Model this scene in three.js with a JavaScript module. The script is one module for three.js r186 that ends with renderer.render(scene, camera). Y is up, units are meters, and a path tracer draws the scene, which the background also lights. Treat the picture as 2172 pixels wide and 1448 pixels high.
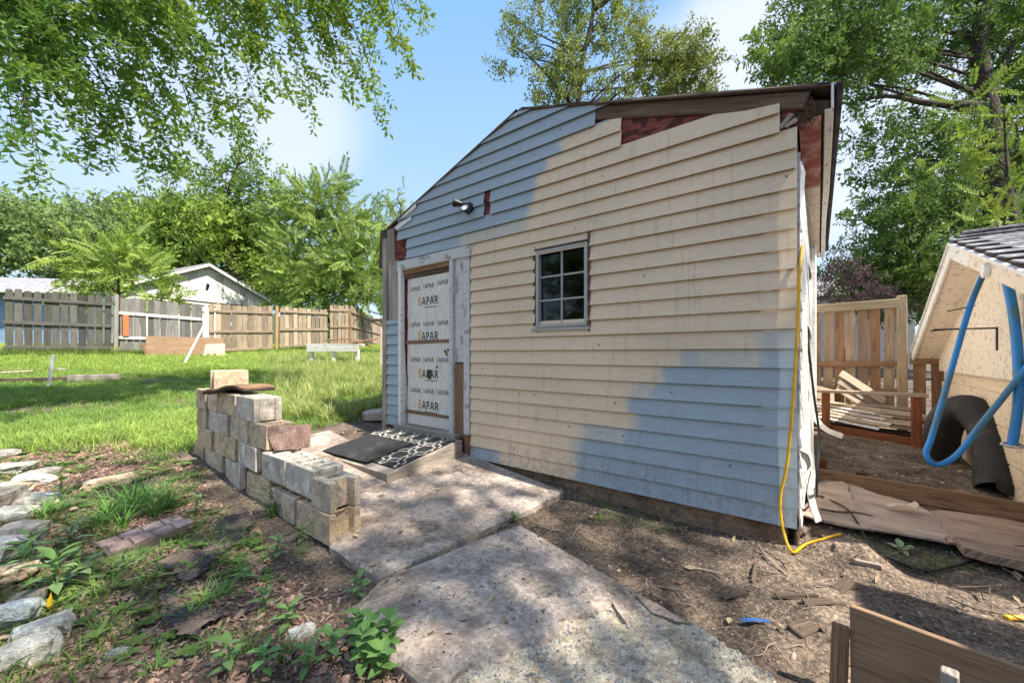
import * as THREE from 'three';
import { mergeGeometries } from 'three/addons/utils/BufferGeometryUtils.js';

// ───────────────────────── camera, sky, sun, exposure ─────────────────────────
const scene = new THREE.Scene();
const EYE = 1.17, F = 840, CX = 1086, HY = 750;                 // eye height in metres; lens in units of the 2172 x 1448 frame
const camera = new THREE.PerspectiveCamera(2 * Math.atan(724 / F) * 180 / Math.PI, 1024 / 682, 0.05, 400);
camera.position.set(0, EYE, 0);
camera.lookAt(0, EYE, -10);
camera.setViewOffset(2172, 1448, 0, -26, 2172, 1448);           // level camera, lens shifted up a little
const renderer = new THREE.WebGLRenderer({ antialias: true });
renderer.toneMapping = THREE.LinearToneMapping;
renderer.toneMappingExposure = 2.4;
renderer.shadowMap.enabled = true;

// sun: high, from the right and a little behind the camera, grazing past the shed's front
const SUN = new THREE.Vector3(0.455, 0.84, 0.297).normalize();
const sun = new THREE.DirectionalLight(new THREE.Color(1.0, 0.935, 0.84), 4.4);
sun.target.position.set(0, 0, -4); sun.position.copy(SUN).multiplyScalar(60).add(sun.target.position);
sun.castShadow = true; sun.shadow.radius = 1.2;
Object.assign(sun.shadow.camera, { left: -30, right: 30, top: 30, bottom: -30, near: 1, far: 140 });
sun.shadow.mapSize.set(4096, 4096);
scene.add(sun, sun.target);

// ───────────────────────── small library ─────────────────────────
function rngOf(seed) { let a = seed >>> 0; return () => { a = (a + 0x6D2B79F5) | 0; let t = Math.imul(a ^ (a >>> 15), 1 | a); t = (t + Math.imul(t ^ (t >>> 7), 61 | t)) ^ t; return ((t ^ (t >>> 14)) >>> 0) / 4294967296; }; }
const R0 = rngOf(7);
const rr = (a, b, r = R0) => a + (b - a) * r();
const lerp = THREE.MathUtils.lerp, clamp = THREE.MathUtils.clamp, sstep = THREE.MathUtils.smoothstep;
const V = (x, y, z) => new THREE.Vector3(x, y, z);
const LAT = (() => { const r = rngOf(99), a = new Float32Array(65536); for (let i = 0; i < 65536; i++) a[i] = r(); return a; })();
const hash2 = (x, y, s) => LAT[(Math.imul(x, 374761) + Math.imul(y, 668265) + Math.imul(s, 974711)) >>> 7 & 65535];
function vn(x, y, px, py, s) {                                   // value noise that repeats every px, py cells
  const ix = Math.floor(x), iy = Math.floor(y), fx = x - ix, fy = y - iy;
  const a = ((ix % px) + px) % px, b = (a + 1) % px, c = ((iy % py) + py) % py, d = (c + 1) % py;
  const u = fx * fx * (3 - 2 * fx), v = fy * fy * (3 - 2 * fy);
  return lerp(lerp(hash2(a, c, s), hash2(b, c, s), u), lerp(hash2(a, d, s), hash2(b, d, s), u), v);
}
function fbm(u, v, fx, fy, oct, s) { let t = 0, a = 0.5, n = 0; for (let i = 0; i < oct; i++) { t += a * vn(u * fx, v * fy, fx, fy, s + i * 17); n += a; a *= 0.5; fx *= 2; fy *= 2; } return t / n; }
const wn = (x, z, f, s) => vn(x * f + 500, z * f + 500, 4096, 4096, s);   // world noise 0..1
const wf = (x, z, f, s) => 0.55 * wn(x, z, f, s) + 0.3 * wn(x, z, f * 2.1, s + 3) + 0.15 * wn(x, z, f * 4.3, s + 7);

function tex(w, h, fn, srgb = true) {
  const d = new Uint8Array(w * h * 4);
  for (let j = 0, o = 0; j < h; j++) for (let i = 0; i < w; i++, o += 4) {
    const c = fn((i + 0.5) / w, (j + 0.5) / h);
    d[o] = clamp(c[0], 0, 1) * 255; d[o + 1] = clamp(c[1], 0, 1) * 255; d[o + 2] = clamp(c[2], 0, 1) * 255; d[o + 3] = 255;
  }
  const t = new THREE.DataTexture(d, w, h); t.wrapS = t.wrapT = THREE.RepeatWrapping; t.magFilter = THREE.LinearFilter; t.minFilter = THREE.LinearMipmapLinearFilter; t.generateMipmaps = true;
  if (srgb) t.colorSpace = THREE.SRGBColorSpace; t.needsUpdate = true; return t;
}
const mix3 = (a, b, t) => [lerp(a[0], b[0], t), lerp(a[1], b[1], t), lerp(a[2], b[2], t)];
const rgb = (r, g, b) => [r / 255, g / 255, b / 255];
function scaled(t, m) { t.repeat.set(1 / m[0], 1 / m[1]); return t; }   // uv in metres -> texture of m metres
const std = (o) => new THREE.MeshStandardMaterial({ roughness: 0.9, ...o });
const tint = (m, r, g, b) => { const c = m.clone(); c.color.setRGB(r, g, b); return c; };

// naming: each thing once at top level, repeats numbered
const taken = {};
function numbered(n) { const k = taken[n] = (taken[n] ?? -1) + 1; return k ? n + '_' + String(k).padStart(3, '0') : n; }
function thing(name, label, category, pos = [0, 0, 0], ry = 0, group, kind) {
  const o = new THREE.Group(); o.name = numbered(name); o.position.set(...pos); o.rotation.y = ry; o.userData = { label, category };
  if (group) o.userData.group = group; if (kind) o.userData.kind = kind;
  scene.add(o); return o;
}
function part(name, geo, mat, parent, pos, rot) {
  const m = new THREE.Mesh(geo, mat); m.name = name; m.castShadow = m.receiveShadow = true;
  if (pos) m.position.set(...pos); if (rot) m.rotation.set(...rot);
  parent.add(m); return m;
}
function solo(name, geo, mat, label, category, group, pos, rot) {           // a thing that is one mesh
  const m = part(numbered(name), geo, mat, scene, pos, rot); m.userData = { label, category }; if (group) m.userData.group = group; return m;
}
function setting(name, geo, mat, kind = 'structure') { const m = part(numbered(name), geo, mat, scene); m.userData = { kind, label: name.replace(/_/g, ' '), category: name.replace(/_/g, ' ') }; return m; }

// geometry: triangles listed one by one, flat shaded, uv in metres on the dominant plane of each triangle
function triGeo(pos, grain = 0, off) {
  const g = new THREE.BufferGeometry(), n = pos.length / 9, uv = new Float32Array(n * 6), p = new Float32Array(pos);
  const ou = off ? off[0] : rr(0, 5), ov = off ? off[1] : rr(0, 5);
  for (let t = 0; t < n; t++) {
    const o = t * 9, ax = p[o + 3] - p[o], ay = p[o + 4] - p[o + 1], az = p[o + 5] - p[o + 2], bx = p[o + 6] - p[o], by = p[o + 7] - p[o + 1], bz = p[o + 8] - p[o + 2];
    const N = [Math.abs(ay * bz - az * by), Math.abs(az * bx - ax * bz), Math.abs(ax * by - ay * bx)];
    const m = N[0] >= N[1] && N[0] >= N[2] ? 0 : N[1] >= N[2] ? 1 : 2;
    let a = grain, b; if (a === m) a = (m + 1) % 3; b = 3 - a - m;
    for (let k = 0; k < 3; k++) { uv[t * 6 + k * 2] = p[o + k * 3 + a] + ou; uv[t * 6 + k * 2 + 1] = p[o + k * 3 + b] + ov; }
  }
  g.setAttribute('position', new THREE.BufferAttribute(p, 3)); g.setAttribute('uv', new THREE.BufferAttribute(uv, 2)); g.computeVertexNormals(); return g;
}
function reUV(g, grain = 0, off) { const q = g.index ? g.toNonIndexed() : g; return triGeo(Array.from(q.attributes.position.array), grain, off); }
// box with chamfered edges (44 triangles); grain runs along its longest side; j = how far its corners are out of true
function cbox(w, h, d, c = 0.004, j = 0, r = R0) {
  const H = [w / 2, h / 2, d / 2]; c = Math.min(c, w / 3, h / 3, d / 3);
  const P = [], corner = (sx, sy, sz, ax) => { const s = [sx, sy, sz], k = (sx > 0) + 2 * (sy > 0) + 4 * (sz > 0); const v = [0, 1, 2].map((i) => s[i] * (H[i] - (i === ax ? 0 : c)) + jit[k][i]); return v; };
  const jit = Array.from({ length: 8 }, () => [0, 1, 2].map(() => (j ? rr(-j, j, r) : 0)));
  const tri = (a, b, e) => P.push(...a, ...b, ...e), quad = (a, b, e, f) => { tri(a, b, e); tri(a, e, f); };
  for (let ax = 0; ax < 3; ax++) for (const s of [-1, 1]) {
    const u = (ax + 1) % 3, v = (ax + 2) % 3, mk = (a, b) => { const q = [0, 0, 0]; q[ax] = s; q[u] = a; q[v] = b; return corner(...q, ax); };
    const q = [mk(-1, -1), mk(1, -1), mk(1, 1), mk(-1, 1)]; s > 0 ? quad(...q) : quad(q[3], q[2], q[1], q[0]);
  }
  for (let ax = 0; ax < 3; ax++) { const u = (ax + 1) % 3, v = (ax + 2) % 3;
    for (const a of [-1, 1]) for (const b of [-1, 1]) {
      const mk = (e, f) => { const q = [0, 0, 0]; q[ax] = e; q[u] = a; q[v] = b; return corner(...q, f); };
      const q = [mk(-1, u), mk(1, u), mk(1, v), mk(-1, v)]; a * b > 0 ? quad(...q) : quad(q[3], q[2], q[1], q[0]);
    } }
  for (const x of [-1, 1]) for (const y of [-1, 1]) for (const z of [-1, 1]) { const q = [corner(x, y, z, 0), corner(x, y, z, 1), corner(x, y, z, 2)]; x * y * z > 0 ? tri(...q) : tri(q[2], q[1], q[0]); }
  const L = [w, h, d], g = L.indexOf(Math.max(...L));
  return triGeo(P, g, r === R0 ? undefined : [rr(0, 5, r), rr(0, 5, r)]);
}
function at(px, py, d) { return V((px - CX) / F * d, EYE + (HY - py) / F * d, -d); }
function clip(poly, a, b, c) {                                   // keep a*x + b*y <= c
  const out = []; for (let i = 0; i < poly.length; i++) { const p = poly[i], q = poly[(i + 1) % poly.length], dp = a * p[0] + b * p[1] - c, dq = a * q[0] + b * q[1] - c;
    if (dp <= 0) out.push(p); if (dp * dq < 0) { const t = dp / (dp - dq); out.push([lerp(p[0], q[0], t), lerp(p[1], q[1], t)]); } } return out;
}
// slab of any convex-ish outline: top points (x,y,z)[], thickness down
function prism(top, th, grain = 0, bev = 0.008) {
  const P = [], n = top.length, tri = (a, b, c) => P.push(a.x, a.y, a.z, b.x, b.y, b.z, c.x, c.y, c.z);
  const c = top.reduce((s, p) => s.add(p), V(0, 0, 0)).multiplyScalar(1 / n);
  const ccw = THREE.ShapeUtils.area(top.map((p) => new THREE.Vector2(p.x, -p.z))) > 0; if (!ccw) top = [...top].reverse();
  const inn = top.map((p) => { const q = p.clone().lerp(c, bev / Math.max(p.distanceTo(c), 0.01)); return q; }), low = top.map((p) => V(p.x, p.y - bev, p.z)), bot = top.map((p) => V(p.x, p.y - th, p.z));
  for (const f of THREE.ShapeUtils.triangulateShape(inn.map((p) => new THREE.Vector2(p.x, -p.z)), [])) { tri(inn[f[0]], inn[f[1]], inn[f[2]]); tri(bot[f[2]], bot[f[1]], bot[f[0]]); }
  for (let i = 0; i < n; i++) { const k = (i + 1) % n; tri(inn[i], low[i], low[k]); tri(inn[i], low[k], inn[k]); tri(low[i], bot[i], bot[k]); tri(low[i], bot[k], low[k]); }
  return triGeo(P, grain, [0, 0]);
}
function extrude(shape, depth, bevel = 0.004, grain = 0) {
  const g = new THREE.ExtrudeGeometry(shape, { depth, bevelEnabled: bevel > 0, bevelSize: bevel, bevelThickness: bevel, bevelSegments: 1, curveSegments: 6 });
  return reUV(g, grain);
}
const shapeOf = (pts, holes = []) => { const s = new THREE.Shape(pts.map((p) => new THREE.Vector2(...p))); for (const h of holes) s.holes.push(new THREE.Path(h.map((p) => new THREE.Vector2(...p)))); return s; };
function tube(pts, r, seg = 40, rad = 8, rfn, closed = true) {             // smooth tube; rfn(t) scales its radius
  const curve = new THREE.CatmullRomCurve3(pts, false, 'centripetal'), fr = curve.computeFrenetFrames(seg, false), pos = [], nor = [], uv = [], idx = [], L = curve.getLength();
  for (let i = 0; i <= seg; i++) { const t = i / seg, c = curve.getPointAt(t), k = r * (rfn ? rfn(t) : 1);
    for (let j = 0; j <= rad; j++) { const a = j / rad * Math.PI * 2, n = fr.normals[i].clone().multiplyScalar(Math.cos(a)).addScaledVector(fr.binormals[i], Math.sin(a)); pos.push(c.x + n.x * k, c.y + n.y * k, c.z + n.z * k); nor.push(n.x, n.y, n.z); uv.push(t * L, j / rad * r * 6.28); } }
  for (let i = 0; i < seg; i++) for (let j = 0; j < rad; j++) { const a = i * (rad + 1) + j, b = a + rad + 1; idx.push(a, a + 1, b, b, a + 1, b + 1); }
  if (closed) for (const i of [0, seg]) { const c = curve.getPointAt(i / seg), o = pos.length / 3, tg = fr.tangents[i].clone().multiplyScalar(i ? 1 : -1); pos.push(c.x, c.y, c.z); nor.push(tg.x, tg.y, tg.z); uv.push(0, 0); for (let j = 0; j < rad; j++) { const a = i * (rad + 1) + j; i ? idx.push(o, a, a + 1) : idx.push(o, a + 1, a); } }
  const g = new THREE.BufferGeometry(); g.setAttribute('position', new THREE.Float32BufferAttribute(pos, 3)); g.setAttribute('normal', new THREE.Float32BufferAttribute(nor, 3)); g.setAttribute('uv', new THREE.Float32BufferAttribute(uv, 2)); g.setIndex(idx); return g;
}
// bent sheet: centre line points, width vector, thickness
function ribbon(pts, wv, th = 0.003, seg = 16) {
  const c = new THREE.CatmullRomCurve3(pts), P = [], rows = [];
  for (let i = 0; i <= seg; i++) { const p = c.getPointAt(i / seg), t = c.getTangentAt(i / seg), w = (typeof wv === 'function' ? wv(i / seg) : wv).clone(), n = t.clone().cross(w).normalize().multiplyScalar(th / 2), h = w.multiplyScalar(0.5);
    rows.push([p.clone().add(h).add(n), p.clone().sub(h).add(n), p.clone().sub(h).sub(n), p.clone().add(h).sub(n)]); }
  const tri = (a, b, e) => P.push(a.x, a.y, a.z, b.x, b.y, b.z, e.x, e.y, e.z);
  for (let i = 0; i < seg; i++) for (let k = 0; k < 4; k++) { const a = rows[i][k], b = rows[i][(k + 1) % 4], d = rows[i + 1][k], e = rows[i + 1][(k + 1) % 4]; tri(a, b, e); tri(a, e, d); }
  for (const [r, f] of [[rows[0], 1], [rows[seg], 0]]) { f ? (tri(r[0], r[2], r[1]), tri(r[0], r[3], r[2])) : (tri(r[0], r[1], r[2]), tri(r[0], r[2], r[3])); }
  return triGeo(P, 1);
}
// weathered stone: sphere pushed out of shape, flattened, with flat-ish facets
function stone(w, h, d, seed, sub = 2, rough = 0.22) {
  const g = new THREE.IcosahedronGeometry(1, sub), p = g.attributes.position;
  for (let i = 0; i < p.count; i++) { const v = V().fromBufferAttribute(p, i), s = seed * 13.7;
    const cube = Math.max(Math.abs(v.x), Math.abs(v.y), Math.abs(v.z)), k = lerp(1, 1 / Math.max(cube, 0.5), 0.6);
    const n = 1 + rough * (wn(v.x * 1.4 + s, v.z * 1.4 + v.y * 1.9, 1, seed) - 0.5) * 2 + rough * 0.5 * (wn(v.x * 4 + s, v.z * 4 - v.y * 3, 1, seed + 5) - 0.5);
    v.multiplyScalar(k * n); p.setXYZ(i, v.x * w / 2.4, v.y * h / 2.4, v.z * d / 2.4); }
  return triGeo(Array.from(p.array), 0);
}

// ───────────────────────── sky ─────────────────────────
{
  const W = 1024, H = 512, d = new Float32Array(W * H * 4);
  const puffs = [[at(600, 300, 1), 0.16, 0.55], [at(1540, 105, 1), 0.13, 0.7], [at(1400, 200, 1), 0.1, 0.3], [at(330, 240, 1), 0.25, 0.4], [at(1960, 330, 1), 0.2, 0.6]].map(([p, r, s]) => [p.sub(V(0, EYE, 0)).normalize(), r, s]);
  const rs = rngOf(31); for (let i = 0; i < 26; i++) { const a = rr(0.3, 2 * Math.PI - 0.3, rs) - Math.PI / 2, e = rr(0.12, 1.2, rs), v = V(Math.cos(e) * Math.cos(a), Math.sin(e), Math.cos(e) * Math.sin(a)); if (v.z < -0.35 && v.y < 0.8) continue; puffs.push([v, rr(0.14, 0.3, rs), rr(0.4, 0.9, rs)]); }
  for (let j = 0, o = 0; j < H; j++) for (let i = 0; i < W; i++, o += 4) {
    const el = ((j + 0.5) / H - 0.5) * Math.PI, az = ((i + 0.5) / W - 0.5) * 2 * Math.PI, v = V(Math.cos(el) * Math.cos(az), Math.sin(el), Math.cos(el) * Math.sin(az));
    const t = Math.pow(clamp(v.y, 0, 1), 0.62);
    let c = mix3([0.70, 0.83, 0.97], [0.17, 0.39, 0.80], clamp(t * 1.15, 0, 1));
    const sg = Math.max(0, v.dot(SUN)); c = mix3(c, [0.95, 0.97, 1.0], 0.3 * Math.pow(sg, 24));
    const n = fbm(i / W, j / H, 16, 10, 5, 5); let k = 0;
    for (const [p, r, s] of puffs) { const q = v.distanceTo(p) / r; if (q < 1.6) k = Math.max(k, s * sstep(1.25 - q + (n - 0.5) * 1.5, 0, 0.9)); }
    c = mix3(c, [0.80, 0.80, 0.90], clamp(k, 0, 1) * (v.y > 0 ? 1 : 0));
    if (v.y < 0) c = [0.3, 0.32, 0.3];
    const g = 0.58; d[o] = c[0] * g; d[o + 1] = c[1] * g; d[o + 2] = c[2] * g; d[o + 3] = 1;
  }
  const t = new THREE.DataTexture(d, W, H, THREE.RGBAFormat, THREE.FloatType); t.mapping = THREE.EquirectangularReflectionMapping; t.magFilter = THREE.LinearFilter; t.needsUpdate = true;
  scene.background = t; scene.environment = t;
}

// ───────────────────────── lie of the land ─────────────────────────
// spot heights (x, distance, height) in metres; smooth surface through them
const SPOTS = [[1.81, 2.52, -0.08], [0.9, 3.2, -0.08], [0.42, 3.25, -0.06], [-0.5, 4.35, 0.045], [-1.69, 5.2, 0.17], [-1.08, 2.43, -0.06], [-2.0, 3.1, 0.0], [-2.93, 3.75, 0.07], [-1.8, 1.4, -0.02], [-4.6, 3.6, 0.1], [-2.9, 6, 0.31], [-6.5, 6, 0.33], [-5, 8, 0.54], [-3.5, 9, 0.68], [-9, 8.5, 0.66],
  [-14, 10.8, 1.12], [-12.1, 12.1, 1.1], [-10.4, 13.5, 1.1], [-8.8, 14.8, 1.22], [-7.2, 17.3, 1.46], [-6, 12, 0.98], [-7.5, 20, 1.55], [0, 9, 0.5], [2.9, 3.75, -0.02], [4.3, 5.5, 0.1], [5.04, 4.93, 0.02], [6, 6, 0.12], [3.8, 2.95, -0.06], [4.5, 3.3, -0.06], [1.24, 1.45, -0.08], [0, 1.4, -0.06], [2.2, 2.1, -0.06], [0, -3, -0.15], [-5, -3, -0.1], [5, -3, -0.15], [9, 4, 0], [10, 10, 0.4], [3, 12, 0.7], [-16, 3, 0.4], [-22, 18, 1.6], [-15, 24, 2.0], [0, 24, 1.4], [16, 20, 0.9], [20, -6, 0], [-20, -10, 0.2]];
const TPS = (() => {
  const n = SPOTS.length, N = n + 3, A = [], B = [], U = (r2) => (r2 < 1e-9 ? 0 : r2 * Math.log(r2));
  for (let i = 0; i < N; i++) { A.push(new Float64Array(N + 1)); }
  for (let i = 0; i < n; i++) { for (let j = 0; j < n; j++) { const dx = SPOTS[i][0] - SPOTS[j][0], dy = SPOTS[i][1] - SPOTS[j][1]; A[i][j] = U(dx * dx + dy * dy) + (i === j ? 0.6 : 0); }
    A[i][n] = A[n][i] = 1; A[i][n + 1] = A[n + 1][i] = SPOTS[i][0]; A[i][n + 2] = A[n + 2][i] = SPOTS[i][1]; A[i][N] = SPOTS[i][2]; }
  for (let c = 0; c < N; c++) { let p = c; for (let r = c + 1; r < N; r++) if (Math.abs(A[r][c]) > Math.abs(A[p][c])) p = r; [A[c], A[p]] = [A[p], A[c]]; for (let r = 0; r < N; r++) if (r !== c) { const f = A[r][c] / A[c][c]; if (f) for (let k = c; k <= N; k++) A[r][k] -= f * A[c][k]; } }
  const w = A.map((r, i) => r[N] / r[i]);
  return (x, d) => { let s = w[n] + w[n + 1] * x + w[n + 2] * d; for (let i = 0; i < n; i++) { const a = x - SPOTS[i][0], b = d - SPOTS[i][1]; s += w[i] * U(a * a + b * b); } return s; };
})();
function landBase(x, d) {                                        // gentle land, rising to a wooded hill far off
  const k = sstep(Math.hypot(x, d), 20, 32), far = 1.4 + 0.09 * Math.max(0, Math.hypot(x + 5, d) - 26) * sstep(-x, -25, 25);
  return k >= 1 ? far : lerp(TPS(x, d), far, k);
}
function gp(px, py, lift = 0) {                                  // the point of the land where a sight line meets it
  const sx = (px - CX) / F, sy = (HY - py) / F; let a = 0.6, b = 0;
  for (let d = 0.6; d < 60; d *= 1.02) { if (EYE + sy * d <= landBase(sx * d, d) + lift) { b = d; break; } a = d; }
  if (!b) b = 60; for (let i = 0; i < 24; i++) { const m = (a + b) / 2; EYE + sy * m <= landBase(sx * m, m) + lift ? b = m : a = m; }
  return V(sx * b, EYE + sy * b, -b);
}
const Y = (x, z) => landBase(x, -z);
// shed frame: wall line and the direction of its front
const SA = V(1.812, 0, -2.52), TH = -0.6586, DX = V(0.791, 0, 0.612), DN = V(-0.612, 0, 0.791);
const shedXZ = (x, z) => [(x - SA.x) * DX.x + (z - SA.z) * DX.z, (x - SA.x) * DN.x + (z - SA.z) * DN.z];   // along the front (to the right), out from the front
function lawnMask(x, z) {                                        // 0 bare .. 1 lawn
  const d = -z, n = (wf(x, z, 0.9, 3) - 0.5), [sx, sz] = shedXZ(x, z);
  const L = x < -3.1 ? 3.95 + (x + 3.1) * -0.06 : lerp(3.95, 6.2, clamp((x + 3.1) / 1.2, 0, 1));
  let m = sstep(d - L + n * 1.1, -0.25, 0.35);
  if (sx > -4.6 && d < 10) m *= sstep(-sx, 4.5, 4.9);
  if (x < -4.6 && d > 5.6 && d < 8.6) m *= 1 - 0.85 * sstep(wf(x, z, 0.55, 21), 0.5, 0.62) * sstep(-x, 5, 7);
  m *= 1 - 0.7 * sstep(wf(x, z, 0.75, 55), 0.6, 0.74);
  if (x > 2.2) m = 0;
  return m;
}
const mulchMask = (x, z) => { const [sx, sz] = shedXZ(x, z), w = (wf(x, z, 1.3, 9) - 0.5) * 0.5; return sstep(sz + w * 0.6, 1.9, 2.2); };
// ───────────────────────── materials ─────────────────────────
const woodFn = (base, dark, light, s, knots = 0.5) => (u, v) => {
  const warp = (fbm(u, v, 3, 6, 3, s) - 0.5) * 0.12, g = fbm(u, (v + warp) % 1 + 1, 5, 84, 3, s + 3), f = fbm(u, v, 14, 200, 2, s + 9), b = fbm(u, v, 3, 5, 3, s + 21);
  let k = 0; for (let i = 0; i < 5; i++) { const cx = hash2(i, 3, s), cy = hash2(i, 7, s), dx = (u - cx) * 3, dy = (v - cy) * 7, r = Math.hypot(dx, dy); k = Math.max(k, sstep(0.16 - r, 0, 0.12) * knots); }
  let c = mix3(base, dark, sstep(g, 0.5, 0.85) * 0.5 + sstep(f, 0.6, 0.85) * 0.35); c = mix3(c, light, sstep(1 - g, 0.55, 0.85) * 0.35); c = mix3(c, dark, (b - 0.45) * 0.6); return mix3(c, dark, k);
};
const bumpWood = scaled(tex(256, 256, (u, v) => { const g = fbm(u, v, 4, 48, 4, 77); return [g, g, g]; }, false), [0.9, 0.45]);
const wood = (base, dark, light, s, o = {}) => std({ map: scaled(tex(512, 512, woodFn(base, dark, light, s, o.knots)), [0.95, 0.48]), bumpMap: bumpWood, bumpScale: o.bump ?? 0.004, roughness: 0.92 });
const M = {};
M.grey = wood(rgb(168, 156, 142), rgb(96, 86, 76), rgb(200, 190, 176), 11);
M.pale = wood(rgb(204, 184, 160), rgb(146, 122, 100), rgb(222, 206, 186), 12);
M.brown = wood(rgb(140, 108, 80), rgb(82, 58, 40), rgb(170, 138, 108), 13);
M.cedar = wood(rgb(132, 78, 50), rgb(84, 44, 26), rgb(158, 102, 70), 14);
M.dark = wood(rgb(92, 76, 62), rgb(44, 36, 30), rgb(126, 108, 92), 15);
M.rotten = wood(rgb(176, 156, 138), rgb(84, 66, 54), rgb(206, 188, 168), 20, { knots: 0.2, bump: 0.008 });
M.ply = wood(rgb(152, 124, 96), rgb(100, 76, 56), rgb(174, 148, 120), 16, { bump: 0.002 });
M.fencegrey = wood(rgb(150, 147, 140), rgb(78, 76, 72), rgb(182, 178, 170), 19);
M.fencewarm = wood(rgb(170, 152, 130), rgb(106, 92, 76), rgb(194, 178, 156), 18);
const peel = (paint, under, s, amt) => (u, v) => { const n = fbm(u, v, 8, 14, 5, s), g = fbm(u, v, 5, 60, 3, s + 4), m = sstep(n * 0.75 + g * 0.25, amt, amt + 0.05), sp = fbm(u, v, 40, 40, 2, s + 8); return mix3(mix3(paint, [0.62, 0.6, 0.56], sstep(sp, 0.62, 0.8) * 0.5), mix3(under, [under[0] * 0.8, under[1] * 0.8, under[2] * 0.8], g), m * 0.8); };
M.white = std({ map: scaled(tex(512, 512, peel(rgb(232, 228, 220), rgb(172, 160, 146), 31, 0.7)), [1, 1]), bumpMap: bumpWood, bumpScale: 0.002, roughness: 0.7 });
M.whitegrey = std({ map: scaled(tex(512, 512, peel(rgb(204, 202, 196), rgb(172, 164, 152), 32, 0.6)), [0.8, 0.8]), bumpMap: bumpWood, bumpScale: 0.003, roughness: 0.8 });
M.cream = std({ map: scaled(tex(512, 512, peel(rgb(230, 214, 194), rgb(214, 194, 170), 33, 0.72)), [1.3, 1.3]), roughness: 0.8 });
M.redsheath = std({ map: scaled(tex(256, 256, peel(rgb(128, 62, 50), rgb(70, 36, 28), 34, 0.52)), [0.5, 0.5]), roughness: 0.9 });
M.soffit = std({ map: scaled(tex(512, 512, (u, v) => { const n = fbm(u, v, 6, 6, 5, 35), g = fbm(u, v, 4, 60, 3, 36); return mix3(mix3(rgb(208, 168, 152), rgb(164, 76, 68), sstep(n, 0.38, 0.66) * 0.75), rgb(110, 80, 64), sstep(g, 0.6, 0.8) * 0.4); }), [0.9, 0.9]), roughness: 0.85 });
const concFn = (base, s, stainC, stain = 0.5) => (u, v) => { const a = fbm(u, v, 4, 4, 5, s), b = fbm(u, v, 60, 60, 3, s + 5), c = fbm(u, v, 150, 150, 1, s + 9); let k = mix3(base, stainC, sstep(a, 0.44, 0.62) * stain); const e = fbm(u, v, 9, 9, 4, s + 13); k = mix3(k, [k[0] * 0.72, k[1] * 0.71, k[2] * 0.7], sstep(e, 0.6, 0.7) * stain); k = mix3(k, [Math.min(1, k[0] * 1.18), Math.min(1, k[1] * 1.18), Math.min(1, k[2] * 1.18)], sstep(1 - e, 0.64, 0.72) * stain); const g = 1 + (b - 0.5) * 0.42 + (c > 0.86 ? 0.24 : c < 0.13 ? -0.3 : 0); return [k[0] * g, k[1] * g, k[2] * g]; };
const bumpConc = scaled(tex(512, 512, (u, v) => { const b = fbm(u, v, 24, 24, 4, 51), c = fbm(u, v, 130, 130, 2, 52); const k = 0.5 * b + 0.5 * c; return [k, k, k]; }, false), [0.6, 0.6]);
const conc = (base, s, stainC, stain, size = 1.1, bump = 0.004) => std({ map: scaled(tex(512, 512, concFn(base, s, stainC, stain)), [size, size]), bumpMap: bumpConc, bumpScale: bump, roughness: 0.95 });
M.slab = conc(rgb(174, 159, 146), 41, rgb(134, 118, 104), 0.6, 1.3, 0.006);
M.cmu = conc(rgb(206, 187, 162), 43, rgb(146, 133, 116), 0.42, 0.42, 0.005);
M.cmugrey = conc(rgb(206, 194, 176), 44, rgb(150, 142, 130), 0.42, 0.42, 0.005);
M.cmutan = conc(rgb(202, 178, 146), 45, rgb(146, 126, 104), 0.45, 0.42, 0.005);
M.crumble = conc(rgb(190, 178, 158), 46, rgb(158, 144, 120), 0.6, 0.4, 0.012);
M.found = conc(rgb(134, 112, 90), 47, rgb(92, 74, 58), 0.7, 0.8, 0.006);
M.paver = conc(rgb(172, 148, 136), 48, rgb(134, 112, 102), 0.6, 0.4);
M.rock = conc(rgb(198, 194, 184), 49, rgb(150, 144, 132), 0.6, 0.45, 0.008);
M.rockdark = conc(rgb(150, 144, 134), 50, rgb(104, 98, 88), 0.6, 0.45, 0.008);
M.rocktan = conc(rgb(196, 176, 148), 53, rgb(150, 126, 98), 0.6, 0.45, 0.008);
M.shingle = conc(rgb(152, 150, 153), 54, rgb(104, 102, 106), 0.8, 0.3, 0.006);
M.shingledark = conc(rgb(70, 64, 60), 55, rgb(40, 36, 34), 0.8, 0.3, 0.006);
M.black = std({ color: 0x16171a, roughness: 0.45 });
M.blackplastic = std({ map: scaled(tex(256, 256, (u, v) => { const n = fbm(u, v, 6, 6, 4, 61), m = fbm(u, v, 50, 50, 2, 62); return mix3(rgb(40, 38, 37), rgb(96, 88, 80), sstep(n, 0.5, 0.75) * 0.4 + (m > 0.7 ? 0.2 : 0)); }), [0.6, 0.6]), roughness: 0.7 });
M.fabric = std({ map: scaled(tex(256, 256, (u, v) => { const n = fbm(u, v, 5, 5, 4, 63), m = fbm(u, v, 80, 80, 2, 64); return mix3(rgb(48, 45, 46), rgb(124, 104, 88), sstep(n + (m - 0.5) * 0.5, 0.56, 0.72)); }), [0.5, 0.5]), roughness: 0.85 });
M.blue = std({ map: scaled(tex(256, 256, (u, v) => { const n = fbm(u, v, 8, 4, 4, 65); return mix3(rgb(20, 122, 196), rgb(70, 104, 124), sstep(n, 0.5, 0.66) * 0.8); }), [1.2, 0.3]), roughness: 0.4 });
M.yellow = std({ map: scaled(tex(128, 128, (u, v) => mix3(rgb(232, 178, 24), rgb(164, 122, 30), sstep(fbm(u, v, 8, 4, 3, 66), 0.55, 0.75) * 0.7)), [0.5, 0.1]), roughness: 0.5 });
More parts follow.
